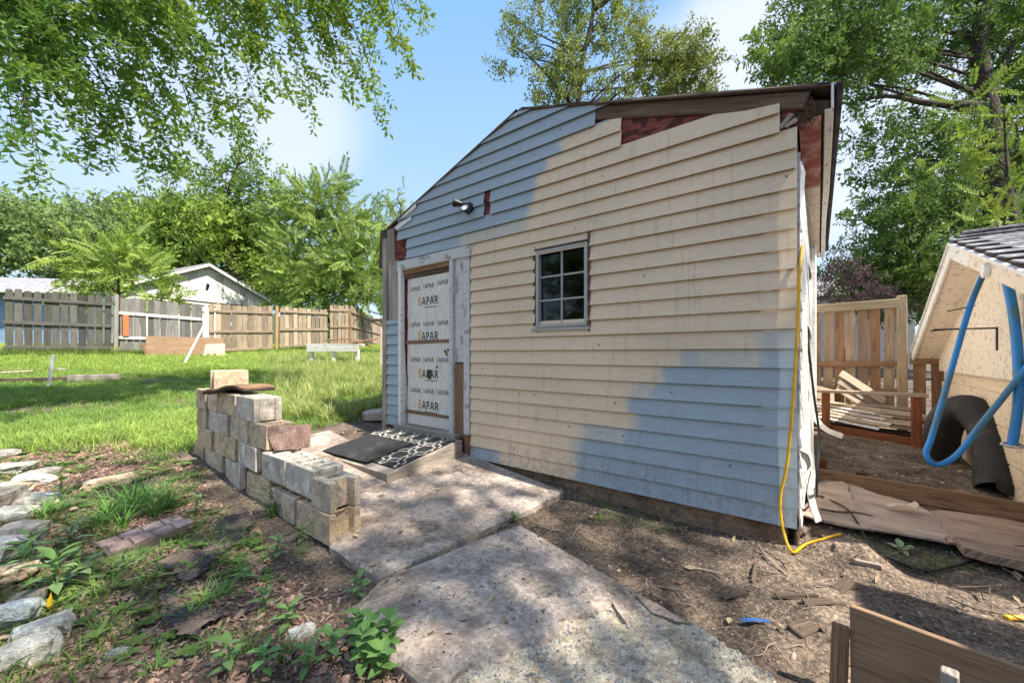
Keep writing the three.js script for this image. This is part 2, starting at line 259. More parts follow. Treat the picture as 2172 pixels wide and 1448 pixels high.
M.bark = std({ map: scaled(tex(256, 256, (u, v) => { const g = fbm(u, v, 10, 22, 4, 71); return mix3(rgb(92, 80, 70), rgb(40, 34, 30), sstep(g, 0.4, 0.65)); }), [0.8, 0.5]), bumpMap: scaled(tex(256, 256, (u, v) => { const g = fbm(u, v, 10, 22, 4, 71); return [1 - g, 1 - g, 1 - g]; }, false), [0.8, 0.5]), bumpScale: 0.03, roughness: 0.95 });
const leafMat = (rough = 0.85, tr = 0.4) => new THREE.MeshPhysicalMaterial({ color: 0xffffff, roughness: rough, transmission: tr, thickness: 0, side: THREE.DoubleSide, specularIntensity: 0.5 });
M.leaf = leafMat(0.8, 0.48); M.blade = leafMat(0.8, 0.4);

// ───────────────────────── the ground ─────────────────────────
const grainTex = tex(1024, 1024, (u, v) => { const a = fbm(u, v, 12, 12, 5, 81), b = fbm(u, v, 120, 120, 2, 82), c = fbm(u, v, 260, 260, 1, 83); const k = 0.62 + (a - 0.5) * 0.5 + (b - 0.5) * 0.55 + (c > 0.87 ? 0.3 : 0) - (c < 0.12 ? 0.22 : 0); return [k, k * 0.985, k * 0.97]; });
const soilBump = tex(1024, 1024, (u, v) => { const a = fbm(u, v, 20, 20, 5, 84), b = fbm(u, v, 150, 150, 2, 85), k = 0.6 * a + 0.4 * b; return [k, k, k]; }, false);
M.soil = std({ map: scaled(grainTex, [1.6, 1.6]), bumpMap: scaled(soilBump, [1.6, 1.6]), bumpScale: 0.02, vertexColors: true, roughness: 1 });
const MOUNDS = [[2.05, 2.38, 0.28, 0.10], [1.55, 2.42, 0.3, 0.05], [1.5, 1.9, 0.35, 0.04], [1.75, 1.62, 0.22, 0.03], [0.75, 2.2, 0.5, 0.015], [3.3, 4.4, 0.5, 0.04], [4.2, 3.9, 0.5, 0.04], [-1.9, 2.2, 0.4, 0.04], [-2.6, 1.9, 0.5, 0.05], [-3.2, 2.6, 0.5, 0.05]];
const PADS = [];                                                 // outlines of slabs, below which the soil is dug out
function inPad(x, z, L = PADS) { for (const p of L) { let c = false; for (let i = 0, j = p.length - 1; i < p.length; j = i++) if ((p[i].z > z) !== (p[j].z > z) && x < (p[j].x - p[i].x) * (z - p[i].z) / (p[j].z - p[i].z) + p[i].x) c = !c; if (c) return true; } return false; }
function groundY(x, z) {
  const d = -z; let y = landBase(x, d); const r = Math.hypot(x, d);
  if (r < 26) {
    const near = 1 - sstep(r, 7, 14);
    y += (wf(x, z, 2.2, 41) - 0.5) * 0.05 * (0.4 + 0.6 * near) + near * (wf(x, z, 11, 43) - 0.5) * 0.024 + near * (wn(x, z, 34, 47) - 0.5) * 0.01;
    for (const [mx, md, mr, mh] of MOUNDS) { const q = Math.hypot(x - mx, d - md) / mr; if (q < 1) y += mh * (1 - q * q) ** 2 * (0.7 + 0.6 * wn(x, z, 9, 12)); }
    if (r < 8 && inPad(x, z)) y = Math.min(y, landBase(x, d) - 0.02);
  }
  return y;
}
function soilColour(x, z) {
  const l = lawnMask(x, z), m = mulchMask(x, z), n = wf(x, z, 1.1, 61), n2 = wf(x, z, 6, 63);
  let c = mix3([0.40, 0.305, 0.225], [0.27, 0.20, 0.145], sstep(n, 0.35, 0.65)); c = mix3(c, [0.52, 0.43, 0.335], sstep(n2, 0.6, 0.8) * 0.5);
  c = mix3(c, mix3([0.34, 0.225, 0.16], [0.24, 0.165, 0.125], sstep(n2, 0.4, 0.6)), m * (x > -8 ? 1 : 0));
  c = mix3(c, mix3([0.17, 0.19, 0.07], [0.26, 0.21, 0.12], sstep(n2, 0.5, 0.75)), l);
  const far = sstep(Math.hypot(x, z), 18, 30); return mix3(c, [0.12, 0.17, 0.06], far);
}
// concrete pads, given by their corners
const padPts = (list, lift) => list.map(([a, b]) => gp(a, b, lift));
const SLABS = {
  walk: padPts([[700, 1158], [804, 1224], [900, 1180], [1000, 1134], [1100, 1088], [1197, 1041], [1090, 1000], [1000, 966], [985, 962], [878, 1001], [820, 1024], [745, 1054], [700, 1075], [690, 1110]], 0.045),
  door: padPts([[876, 999], [990, 960], [1003, 955], [940, 905], [760, 930], [640, 950], [600, 985], [650, 1030], [742, 1052], [818, 1022]], 0.05),
  lower: padPts([[806, 1230], [900, 1190], [1000, 1148], [1103, 1112], [1200, 1168], [1300, 1225], [1400, 1282], [1470, 1322], [1440, 1318], [1390, 1300], [1352, 1262], [1330, 1318], [1302, 1276], [1262, 1300], [1205, 1312], [1180, 1340], [1120, 1368], [1060, 1398], [1000, 1404], [960, 1436], [930, 1500], [905, 1452], [820, 1392], [770, 1330], [735, 1299]], 0.045),
  small: padPts([[632, 925], [700, 912], [748, 936], [690, 966], [640, 956]], 0.045),
};
const CRUMB = padPts([[1470, 1326], [1540, 1370], [1640, 1440], [1720, 1520], [1400, 1640], [1000, 1640], [935, 1505], [962, 1438], [1002, 1406], [1062, 1400], [1122, 1370], [1182, 1342], [1207, 1314], [1264, 1302], [1302, 1280], [1330, 1321], [1354, 1266], [1390, 1303], [1440, 1321]], 0.02);
PADS.push(...Object.values(SLABS), CRUMB);
{
  const axis = (pieces) => { const a = []; for (const [s, e, st] of pieces) for (let v = s; v < e - 1e-6; v += st) a.push(v); a.push(pieces.at(-1)[1]); return a; };
  const xs = axis([[-160, -40, 12], [-40, -16, 2], [-16, -7, 0.3], [-7, -4.5, 0.08], [-4.5, 4.5, 0.03], [4.5, 7, 0.09], [7, 14, 0.4], [14, 40, 2], [40, 160, 12]]);
  const zs = axis([[-220, -40, 12], [-40, -18, 2], [-18, -8, 0.25], [-8, -4.8, 0.07], [-4.8, -0.9, 0.026], [-0.9, 2, 0.15], [2, 12, 0.8], [12, 40, 4]]);
  const nx = xs.length, nz = zs.length, pos = new Float32Array(nx * nz * 3), col = new Float32Array(nx * nz * 3), uv = new Float32Array(nx * nz * 2), idx = new Uint32Array((nx - 1) * (nz - 1) * 6);
  let q = 0; for (let j = 0; j < nz; j++) for (let i = 0; i < nx; i++) { const o = j * nx + i, x = xs[i], z = zs[j]; pos[o * 3] = x; pos[o * 3 + 1] = groundY(x, z); pos[o * 3 + 2] = z; col.set(soilColour(x, z), o * 3); uv[o * 2] = x; uv[o * 2 + 1] = z; }
  for (let j = 0; j < nz - 1; j++) for (let i = 0; i < nx - 1; i++) { const a = j * nx + i; idx.set([a, a + nx, a + 1, a + 1, a + nx, a + nx + 1], q); q += 6; }
  const g = new THREE.BufferGeometry(); g.setAttribute('position', new THREE.BufferAttribute(pos, 3)); g.setAttribute('uv', new THREE.BufferAttribute(uv, 2)); g.setAttribute('color', new THREE.BufferAttribute(col, 3)); g.setIndex(new THREE.BufferAttribute(idx, 1)); g.computeVertexNormals();
  const m = setting('ground', g, M.soil); m.userData.label = 'bare brown soil, mulch and lawn ground of the back yard';
}

// ───────────────────────── the shed ─────────────────────────
const shed = thing('shed', 'weathered gable shed with tan siding, blue paint patches and torn eave', 'shed', [SA.x, 0, SA.z], TH);
const RAKE = (x) => (x < -2.18 ? 3.547 + 0.35 * (x + 2.18) : 3.547 - 0.316 * (x + 2.18));
const C0 = 0.066, CH = 0.1265, W0 = -4.42, DEEP = 4.7;
{
  // paint on the siding: where it is blue, course by course (x from, x to, how much)
  const BLUE = { 18: [[-5, -2.95, 1], [-2.95, -2.1, 0.45]], 19: [[-5, -2.09, 1]], 20: [[-5, -2.02, 1]], 21: [[-5, -1.97, 1]], 22: [[-5, -1.86, 1]], 23: [[-5, -1.71, 1]], 24: [[-5, 1, 1]], 25: [[-5, 1, 1]], 26: [[-5, 1, 1]], 27: [[-5, 1, 1]],
    9: [[-0.2, 1, 0.55]], 8: [[-0.65, -0.58, 0.8], [-0.58, -0.2, 0.4], [-0.2, 1, 0.9]], 7: [[-0.82, 1, 1]], 6: [[-1.07, -0.9, 0.45], [-0.9, 1, 1]], 5: [[-1.09, 1, 1]], 4: [[-1.02, 1, 1]], 3: [[-1.5, -1.15, 0.6], [-1.15, 1, 1]], 2: [[-1.54, 1, 1]], 1: [[-1.54, 1, 1]], 0: [[-5, -2.45, 1], [-1.54, 1, 1]] };
  const TW = 4.6, THh = 3.7;
  const wallTex = tex(2048, 1648, (u, v) => {
    const x = -4.5 + u * TW, y = v * THh, k = Math.floor((y - C0) / CH), n = fbm(u, v, 40, 32, 3, 91), e = 0.03 + 0.075 * fbm(u, v, 12, 10, 2, 92);
    let b = 0; const w = (n - 0.5) * 0.14;
    if (x < -3.4 && y < 2.3) b = 1; else for (const [a, c, s] of BLUE[k] ?? []) b = Math.max(b, s * sstep(x + w - a, -e, e) * sstep(c - x - w, -e, e));
    const tan = rgb(224, 200, 166);
    let c = mix3(tan, rgb(158, 172, 178), b);
    const fine = fbm(u, v, 90, 300, 2, 93), big = fbm(u, v, 6, 9, 4, 94); const g = 1 + (fine - 0.5) * 0.07 + (big - 0.5) * 0.1; c = [c[0] * g, c[1] * g, c[2] * g];
    // mud splashed up from the soil, in vertical runs, and stains at nail holes
    const run = fbm(u, v, 420, 14, 2, 95), up2 = fbm(u, v, 200, 160, 2, 96), hgt = 0.42 * fbm(u, v, 60, 2, 2, 97) + 0.08 * (x > -1.6 ? 1 : 0); const m = sstep(hgt - (y - C0), 0, 0.16) * sstep(run * 0.45 + up2 * 0.55, 0.44, 0.66); c = mix3(c, rgb(124, 112, 100), m * 0.28);
    const st = fbm(u, v, 230, 12, 3, 98); c = mix3(c, rgb(150, 132, 108), sstep(st, 0.62, 0.8) * 0.16);
    const ch = 0.21, hx = Math.floor(x / ch), hk = k; if (hash2(hx + 50, hk + 3, 7) > 0.93) { const qx = x - (hx + 0.2 + 0.6 * hash2(hx, hk, 9)) * ch, qy = y - (C0 + CH * (hk + 0.3 + 0.4 * hash2(hx, hk, 11))); const q = Math.hypot(qx, qy); if (q < 0.006) c = rgb(70, 58, 50); else if (q < 0.02) c = mix3(c, rgb(150, 120, 92), 0.35 * (1 - q / 0.02)); }
    return c;
  });
  wallTex.wrapS = wallTex.wrapT = THREE.ClampToEdgeWrapping;
  M.siding = std({ map: wallTex, roughness: 0.6 });
  const setUV = (g) => { const p = g.attributes.position, uv = g.attributes.uv; for (let i = 0; i < p.count; i++) uv.setXY(i, (p.getX(i) + 4.5) / TW, p.getY(i) / THh); return g; };
  // one lapped course: outline in the wall plane, thick at its foot
  function lap(poly, yb, sag = 0) {                                // a thin bent sheet, open behind its foot
    const P = [], zf = (y) => 0.036 - 0.026 * Math.min(1, (y - yb) / CH), tri = (a, b, c) => P.push(...a, ...b, ...c); poly = THREE.ShapeUtils.area(poly.map((p) => new THREE.Vector2(...p))) > 0 ? poly : [...poly].reverse();
    const fr = poly.map(([x, y]) => [x, y, zf(y) + sag * Math.sin(x * 5 + yb * 40)]), bk = fr.map(([x, y, z]) => [x, y, z - 0.0035]);
    for (const f of THREE.ShapeUtils.triangulateShape(poly.map((p) => new THREE.Vector2(...p)), [])) { tri(fr[f[0]], fr[f[1]], fr[f[2]]); tri(bk[f[2]], bk[f[1]], bk[f[0]]); }
    for (let i = 0; i < fr.length; i++) { const k = (i + 1) % fr.length; tri(fr[i], bk[i], bk[k]); tri(fr[i], bk[k], fr[k]); }
    return setUV(triGeo(P, 0));
  }
  const front = new THREE.Group(); front.name = 'front_siding'; shed.add(front);
  function course(k, a, b, extra = 0) {
    const yb = C0 + CH * k, top = yb + CH + 0.016; let p = [[a, yb], [b, yb], [b, top], [a, top]];
    p = clip(p, -0.35, 1, 3.547 + 0.35 * 2.18 - 0.012); p = clip(p, 0.316, 1, 3.547 - 0.316 * 2.18 - 0.022);
    if (p.length > 2) part('siding_board', lap(p, yb, extra), M.siding, front);
  }
  const SEAM = { 24: [-2.17], 25: [-2.165], 5: [-2.267], 6: [-1.9], 9: [-1.215], 8: [-1.22], 7: [-0.889], 17: [-1.384], 3: [-1.0], 1: [-0.95], 13: [-0.6], 19: [-1.2], 15: [-0.75] };
  for (let k = 0; k <= 27; k++) {
    let L = k < 18 ? -2.83 : k < 20 ? -3.93 : -4.11, Rr = k < 20 ? 0.004 : k < 22 ? -0.087 : k < 24 ? -1.154 : k < 25 ? -1.384 : 0;
    const cuts = []; if (k >= 11 && k <= 15) cuts.push([-2.0, -1.45]); if (k === 20 || k === 21) cuts.push([-2.64, -2.555]);
    let spans = [[L, Rr]]; for (const [c, d] of cuts) spans = spans.flatMap(([a, b]) => [[a, c], [d, b]]);
    for (const s of SEAM[k] ?? []) spans = spans.flatMap(([a, b]) => (s > a && s < b ? [[a, s - 0.0012], [s + 0.0012, b]] : [[a, b]]));
    for (const [a, b] of spans) course(k, a, b, 0.0012);
  }
  const stub = new THREE.Group(); stub.name = 'blue_siding_strip'; shed.add(stub);
  for (let j = 0; j < 11; j++) { const yb = 0.262 + 0.1285 * j, x1 = -4.075, x0 = -4.425 + 0.004 * j; part('siding_board', lap([[x0, yb], [x1, yb], [x1, Math.min(yb + 0.13, 1.6)], [x0, Math.min(yb + 0.13, 1.6)]], yb), M.siding, stub); }

  // sheathing of the front with its openings, other walls, floor
  const gable = [[W0, 0.07], [0, 0.07], [0, 2.62], [-0.02, RAKE(-0.02) - 0.05], [-2.18, 3.49], [W0 + 0.03, RAKE(W0 + 0.03) - 0.05]];
  const door = [[-4.0, 0.27], [-3.1, 0.27], [-3.1, 2.21], [-4.0, 2.21]], win = [[-1.99, 1.42], [-1.455, 1.42], [-1.455, 2.13], [-1.99, 2.13]];
  const sh = extrude(shapeOf(gable, [door, win]), 0.1, 0, 0); sh.translate(0, 0, -0.101); part('sheathing', sh, M.redsheath, shed);
  const side = extrude(shapeOf([[-DEEP, 0.07], [-0.103, 0.07], [-0.103, 2.78], [-DEEP, 2.78]]), 0.09, 0); side.rotateY(-Math.PI / 2); const sideR = side.clone(); sideR.translate(-0.004, 0, 0); part('side_wall', sideR, M.dark, shed);
  const sideL = side.clone(); sideL.translate(W0 + 0.094, 0, 0); part('side_wall', sideL, M.whitegrey, shed);
  const back = extrude(shapeOf(gable), 0.1, 0); back.translate(0, 0, -DEEP - 0.1); part('back_wall', back, M.grey, shed);
  part('floor', cbox(4.2, 0.06, DEEP - 0.2), M.dark, shed, [-2.21, 0.1, -DEEP / 2]);
  part('foundation', cbox(4.3, 0.34, 0.16, 0.01, 0.004), M.found, shed, [-2.2, -0.106, -0.09]);
  part('foundation', cbox(0.16, 0.34, 4.4, 0.01, 0.004), M.found, shed, [-0.1, -0.107, -2.4]);

  // roof: two slopes of boarding with shingles, and a ragged shingle edge along the rake
  const roof = new THREE.Group(); roof.name = 'roof'; shed.add(roof);
  for (const s of [-1, 1]) {
    const x1 = s < 0 ? W0 - 0.05 : 0.215, len = Math.hypot(x1 + 2.18, RAKE(x1) - 3.547), a = Math.atan2(RAKE(x1) - 3.547, x1 + 2.18), mx = (x1 - 2.18) / 2, my = (RAKE(x1) + 3.547) / 2, ang = s > 0 ? a : a + Math.PI;
    part('roof_deck', cbox(len, 0.012, DEEP + 0.12), M.dark, roof, [mx, my - 0.014, -DEEP / 2 + (s > 0 ? -0.02 : -0.03)], [0, 0, ang]);
    for (let j = 0, u = 0.02; u < len; j++) { const w = rr(0.16, 0.3), q = 0.02 + rr(0, 0.02); if (u + w > len) break; const t = (u + w / 2) / len, x = lerp(-2.18, x1, t), y = lerp(3.547, RAKE(x1), t);
      part('roof_shingle', cbox(w - 0.006, s > 0 ? 0.009 : 0.005, 0.34, 0.001, 0.002), M.shingledark, roof, [x - Math.sin(ang) * 0.004, y - 0.002, -0.15 + q * 0.6], [0, 0, ang + rr(-0.012, 0.012)]); u += w; }
    part('shingle_field', cbox(len, 0.012, DEEP - 0.2, 0.002), M.shingledark, roof, [mx, my + 0.006, -DEEP / 2 - 0.09], [0, 0, ang]);
  }
  const ra = Math.atan(0.316);
  part('rake_board', cbox(1.5, 0.11, 0.022, 0.006, 0.008), tint(M.dark, 1.2, 1.12, 1.04), roof, [-0.66, 2.98, 0.0135], [0, 0, -ra]);
    part('rake_rail', cbox(1.56, 0.018, 0.04, 0.004, 0.004), M.dark, roof, [-0.64, 3.042, 0.034], [0, 0, -ra]);
  part('rake_trim', cbox(2.2, 0.012, 0.022, 0.003), tint(M.grey, 0.7, 0.7, 0.72), roof, [-3.28, 3.158, 0.034], [0, 0, Math.atan(0.35)]);
  // white flashing scraps at the low end of the far rake
  part('flashing', cbox(0.28, 0.045, 0.008, 0.002, 0.006), M.white, roof, [-3.86, 2.915, 0.036], [0, 0, 0.3]);
  part('flashing', cbox(0.32, 0.05, 0.008, 0.002, 0.006), M.white, roof, [-3.98, 2.79, 0.036], [0, 0, 0.22]);
  // eave on the right: soffit board, rafter tails, white fascia coming loose, drip edge
  const eave = new THREE.Group(); eave.name = 'eave'; shed.add(eave);
  part('soffit', cbox(0.118, 0.014, 1.3, 0.003, 0.002), M.soffit, eave, [0.066, 2.655, -0.68]); part('soffit', cbox(0.118, 0.014, DEEP - 1.42, 0.003, 0.002), M.cream, eave, [0.066, 2.656, -1.335 - (DEEP - 1.42) / 2]);
  part('nailer', cbox(0.03, 0.07, DEEP, 0.004), M.dark, eave, [0.148, 2.7, -DEEP / 2 - 0.02]);
  part('fascia', ribbon([V(0.178, 2.72, 0.05), V(0.176, 2.715, -0.8), V(0.182, 2.7, -1.7), V(0.176, 2.71, -3), V(0.178, 2.71, -DEEP + 0.1)], (t) => V(0.012 * Math.sin(t * 9), -0.15, 0), 0.012, 24), M.white, eave);
  part('fascia_lip', ribbon([V(0.158, 2.642, 0.05), V(0.162, 2.64, -1.2), V(0.158, 2.636, -2.4), V(0.16, 2.642, -DEEP + 0.1)], V(0.035, 0, 0), 0.004, 20), M.white, eave);
  part('drip_edge', cbox(0.03, 0.05, DEEP, 0.004, 0.003), M.shingledark, eave, [0.212, 2.762, -DEEP / 2 + 0.05]);
  for (let i = 0; i < 6; i++) part('rafter_tail', cbox(0.24, 0.085, 0.038, 0.004, 0.003), M.dark, eave, [0.05, 2.735, -0.06 - i * 0.85], [0, 0, -ra]);
  // rotten end of the corner: old nest straw and splinters behind the cut siding
  const nest = []; const rn = rngOf(5); for (let i = 0; i < 150; i++) { const g = new THREE.BoxGeometry(rr(0.02, 0.06, rn), 0.004, 0.004).toNonIndexed(); g.rotateZ(rr(-1.6, 1.6, rn)); g.rotateY(rr(-1, 1, rn)); g.translate(rr(-0.075, 0.1, rn), 2.7 + rr(-0.06, 0.04, rn) - 0.04 * rn(), rr(-0.03, 0.012, rn)); nest.push(g); }
  const ng = mergeGeometries(nest); const nm = part('nest_straw', ng, M.brown, eave); nm.userData.kind = 'stuff';
  part('corner_block', cbox(0.16, 0.15, 0.06, 0.008, 0.01), M.dark, eave, [0.0, 2.72, -0.04]);
  part('splinter', cbox(0.07, 0.03, 0.012, 0.004, 0.006), M.fencewarm, eave, [-0.03, 2.64, 0.02], [0, 0, 0.5]);
  part('splinter', cbox(0.09, 0.025, 0.012, 0.004, 0.006), M.grey, eave, [-0.055, 2.66, 0.026], [0, 0, 0.9]);
  // side siding, white, lapped, its top courses hanging off
  const sideS = new THREE.Group(); sideS.name = 'side_siding'; shed.add(sideS);
  for (let k = 0; k < 20; k++) { const l = k > 15 ? rr(2.6, 3.8) : DEEP - 0.05, z0 = k > 15 ? -DEEP + l / 2 : -0.02 - l / 2; part('siding_board', cbox(0.012, CH + 0.012, l, 0.002, 0.004), M.white, sideS, [0.016, C0 + CH * (k + 0.5), z0], [0, 0, 0.09]); }
  const tear = (pts, w, th = 0.006) => part('torn_strip', ribbon(pts.map((p) => V(...p)), w, th, 18), M.white, sideS);
  tear([[0.012, 2.42, -0.06], [0.03, 2.36, -0.1], [0.02, 2.2, -0.08], [0.03, 1.9, -0.16], [0.052, 1.5, -0.3], [0.05, 1.1, -0.36]], V(0.02, 0.01, -0.09));
  tear([[0.022, 2.3, -0.1], [0.04, 2.0, -0.2], [0.066, 1.6, -0.34], [0.072, 1.2, -0.42], [0.06, 0.7, -0.4]], V(0.018, 0, -0.1));
  tear([[0.014, 1.95, -0.05], [0.028, 1.6, -0.1], [0.04, 1.2, -0.12], [0.03, 0.8, -0.1], [0.034, 0.4, -0.12]], V(0.026, 0.006, -0.05));
  tear([[0.05, 1.5, -0.5], [0.075, 1.0, -0.6], [0.07, 0.5, -0.5], [0.085, 0.22, -0.45]], V(0.02, 0, -0.12));
  tear([[0.02, 1.1, -0.06], [0.05, 0.7, -0.14], [0.05, 0.45, -0.16], [0.075, 0.2, -0.2], [0.11, 0.05, -0.24]], V(0.03, 0.004, -0.06));
  for (let i = 0; i < 5; i++) { const y = 0.5 + i * 0.42; part('torn_flap', ribbon([V(0.02, y + 0.06, -0.12 - i * 0.05), V(0.06, y + 0.02, -0.2 - i * 0.05), V(0.075, y - 0.06, -0.24 - i * 0.04)], V(0, 0.02, -0.16), 0.004, 6), M.white, sideS); }
  part('corner_strip', cbox(0.02, 2.3, 0.01, 0.002, 0.003), M.whitegrey, shed, [0.008, 1.3, -0.012]);
  part('wall_foot', cbox(0.03, 0.26, 0.9, 0.01, 0.01), M.dark, shed, [0.0, -0.02, -0.5]);
  const spout = new THREE.Group(); spout.name = 'downspout'; shed.add(spout);
  part('pipe', cbox(0.06, 2.2, 0.08, 0.012, 0.003), M.white, spout, [0.06, 1.52, -3.55]);
  part('elbow', ribbon([V(0.06, 0.5, -3.55), V(0.065, 0.38, -3.55), V(0.1, 0.28, -3.5), V(0.2, 0.19, -3.4), V(0.34, 0.15, -3.3)], V(-0.02, 0, -0.085), 0.06, 14), M.white, spout);

  // bare framing left of the door, red sheathing patch, gap beside the lamp
  part('corner_post', cbox(0.09, 2.5, 0.05, 0.006, 0.006), M.grey, shed, [-4.375, 1.42, 0.012]);
  part('bare_board', cbox(0.2, 0.76, 0.022, 0.005, 0.005), M.grey, shed, [-4.2, 1.975, 0.012]);
  part('bare_board', cbox(0.15, 0.48, 0.024, 0.005, 0.005), tint(M.grey, 0.82, 0.8, 0.78), shed, [-4.25, 2.54, 0.014], [0, 0, 0.02]);
  part('corner_scrap', cbox(0.13, 0.5, 0.02, 0.004, 0.012), M.dark, shed, [-4.43, 2.55, 0.022], [0, 0, -0.06]);
  // door
  const dr = new THREE.Group(); dr.name = 'door'; shed.add(dr);
  const wrap = (() => {
    const c = document.createElement('canvas'); c.width = 512; c.height = 1024; const x = c.getContext('2d'); x.fillStyle = '#e2ddd2'; x.fillRect(0, 0, 512, 1024);
    const rw = rngOf(17); for (let i = 0; i < 1500; i++) { x.fillStyle = `rgba(${120 + rw() * 80 | 0},${112 + rw() * 70 | 0},${100 + rw() * 60 | 0},${0.03 + rw() * 0.06})`; x.fillRect(rw() * 512, rw() * 1024, rw() * 30 + 2, rw() * 60 + 2); }
    const logo = (px, py, h) => { x.fillStyle = '#d8932c'; const w = h * 0.5; for (let i = 0; i < 3; i++) x.fillRect(px, py - h + i * h * 0.37, w, h * 0.24); x.fillRect(px, py - h, w * 0.3, h); x.fillStyle = '#2e2c2c'; x.font = `bold ${h * 1.28}px sans-serif`; x.fillText('APAR', px + w * 1.25, py); };
    for (const y of [92, 342, 586, 800]) for (let i = 0; i < 3; i++) logo(34 + i * 158, y - (y < 100 ? i * 8 : 0), 33);
    for (const y of [196, 436, 694, 908]) { logo(138, y, 60); x.fillStyle = '#5c5a58'; x.fillRect(205, y + 14, 150, 6); }
    x.strokeStyle = 'rgba(90,84,78,.4)'; x.lineWidth = 2; for (let i = 0; i < 26; i++) { x.beginPath(); const y = rw() * 1024; x.moveTo(500, y); x.lineTo(440 + rw() * 50, y + rw() * 8); x.stroke(); }
    x.fillStyle = '#2a2624'; x.beginPath(); x.ellipse(268, 668, 30, 34, 0, 0, 7); x.fill(); x.fillRect(248, 668, 14, 34); x.fillRect(276, 668, 12, 36); x.fillStyle = '#1d1a18'; for (const [a, b] of [[452, 520], [470, 505], [458, 534], [352, 618], [440, 512]]) { x.beginPath(); x.ellipse(a, b, 11, 9, 0.4, 0, 7); x.fill(); } x.fillStyle = '#c9c04a'; x.beginPath(); x.ellipse(464, 518, 8, 6, 0, 0, 7); x.fill();
    const t = new THREE.CanvasTexture(c); t.colorSpace = THREE.SRGBColorSpace; return t;
  })();
  part('door_leaf', cbox(0.84, 1.9, 0.03, 0.004), M.grey, dr, [-3.555, 1.23, -0.052]);
  { const nx = 14, ny = 30, g = new THREE.PlaneGeometry(0.8, 1.8, nx, ny), p = g.attributes.position; for (let i = 0; i < p.count; i++) { const x = p.getX(i), y = p.getY(i); p.setZ(i, 0.014 * wf(x, y, 3, 5) + 0.008 * wn(x * 0.6 + y * 0.4, y, 9, 6) + (Math.abs(x) > 0.37 ? -0.003 : 0)); if (Math.abs(x) > 0.39) p.setX(i, x + 0.012 * (wn(x, y, 6, 8) - 0.5)); } g.computeVertexNormals(); part('house_wrap', g, std({ map: wrap, roughness: 0.5 }), dr, [-3.57, 1.2, -0.034]); }
  part('batten', cbox(0.84, 0.036, 0.02, 0.003, 0.004), M.brown, dr, [-3.57, 1.315, -0.016], [0, 0, 0.008]);
  part('batten', cbox(0.82, 0.036, 0.02, 0.003, 0.004), M.brown, dr, [-3.57, 0.45, -0.016], [0, 0, -0.01]);
  part('batten', cbox(0.86, 0.07, 0.02, 0.003, 0.004), M.dark, dr, [-3.565, 2.145, -0.016], [0, 0, 0.025]);
  part('side_stile', cbox(0.035, 1.86, 0.026, 0.003, 0.003), M.white, dr, [-3.165, 1.22, -0.02]);
  const fr = new THREE.Group(); fr.name = 'door_frame'; shed.add(fr);
  part('jamb', cbox(0.06, 2.0, 0.11, 0.005, 0.003), M.white, fr, [-4.03, 1.24, 0.0]);
  part('jamb', cbox(0.06, 1.98, 0.11, 0.005, 0.003), M.whitegrey, fr, [-3.11, 1.22, 0.0]);
  part('header', cbox(1.28, 0.12, 0.05, 0.005, 0.005), M.whitegrey, fr, [-3.46, 2.27, 0.02], [0, 0, 0.005]);
  part('header_rot', cbox(0.84, 0.06, 0.03, 0.004, 0.005), M.brown, fr, [-3.57, 2.185, 0.005]);
  part('side_panel', cbox(0.135, 1.18, 0.02, 0.003, 0.003), M.whitegrey, fr, [-3.008, 1.665, 0.012]);
  part('bare_panel', cbox(0.13, 0.8, 0.018, 0.003, 0.003), M.brown, fr, [-3.008, 0.66, 0.01]);
  part('casing', cbox(0.085, 2.0, 0.032, 0.004, 0.004), M.whitegrey, fr, [-2.887, 1.3, 0.02]);
  part('casing_foot', cbox(0.1, 0.3, 0.03, 0.006, 0.006), M.brown, fr, [-2.89, 0.16, 0.0]);
  part('threshold', cbox(1.1, 0.05, 0.13, 0.006, 0.004), M.grey, fr, [-3.55, 0.262, 0.03]);
  // window
  const w = new THREE.Group(); w.name = 'window'; shed.add(w);
  const pane = new THREE.MeshPhysicalMaterial({ color: 0xc8d0cc, transmission: 1, thickness: 0, roughness: 0.04, ior: 1.4 });
  const cx = -1.715, cy = 1.77, fw = 0.53, fh = 0.72; M.vinyl = std({ color: 0xaaa8a0, roughness: 0.45 });
  for (const s of [-1, 1]) { part('frame_side', cbox(0.03, fh, 0.06, 0.004), M.vinyl, w, [cx + s * (fw / 2 - 0.015), cy, 0.012]); part('frame_rail', cbox(fw - 0.06, 0.03, 0.058, 0.004), M.vinyl, w, [cx, cy + s * (fh / 2 - 0.015), 0.012]); }
  part('muntin', cbox(0.016, fh - 0.06, 0.022, 0.003), M.vinyl, w, [cx, cy, 0.008]);
  for (const s of [-1, 1]) part('muntin', cbox(fw - 0.06, 0.016, 0.02, 0.003), M.vinyl, w, [cx, cy + s * 0.109, 0.0075]);
  for (let i = 0; i < 2; i++) for (let j = 0; j < 3; j++) part('pane', new THREE.BoxGeometry(0.222, 0.206, 0.003), pane, w, [cx + (i - 0.5) * 0.235, cy + (j - 1) * 0.218, -0.004]);
  for (const s of [-1, 1]) part('dark_casing', cbox(fw + 0.03, 0.018, 0.05, 0.003, 0.003), M.dark, w, [cx, cy + s * (fh / 2 + 0.01), 0.02]);
  part('sash_gap', cbox(0.05, 0.74, 0.03, 0.004, 0.003), M.dark, w, [-2.002, 1.775, 0.006]);
  part('sill', cbox(0.6, 0.028, 0.045, 0.004, 0.003), M.vinyl, w, [-1.73, 1.392, 0.024], [0, 0, -0.006]);
  part('side_strip', cbox(0.014, 0.86, 0.03, 0.003, 0.003), M.dark, w, [-1.437, 1.79, 0.022], [0, 0, 0.01]);
}
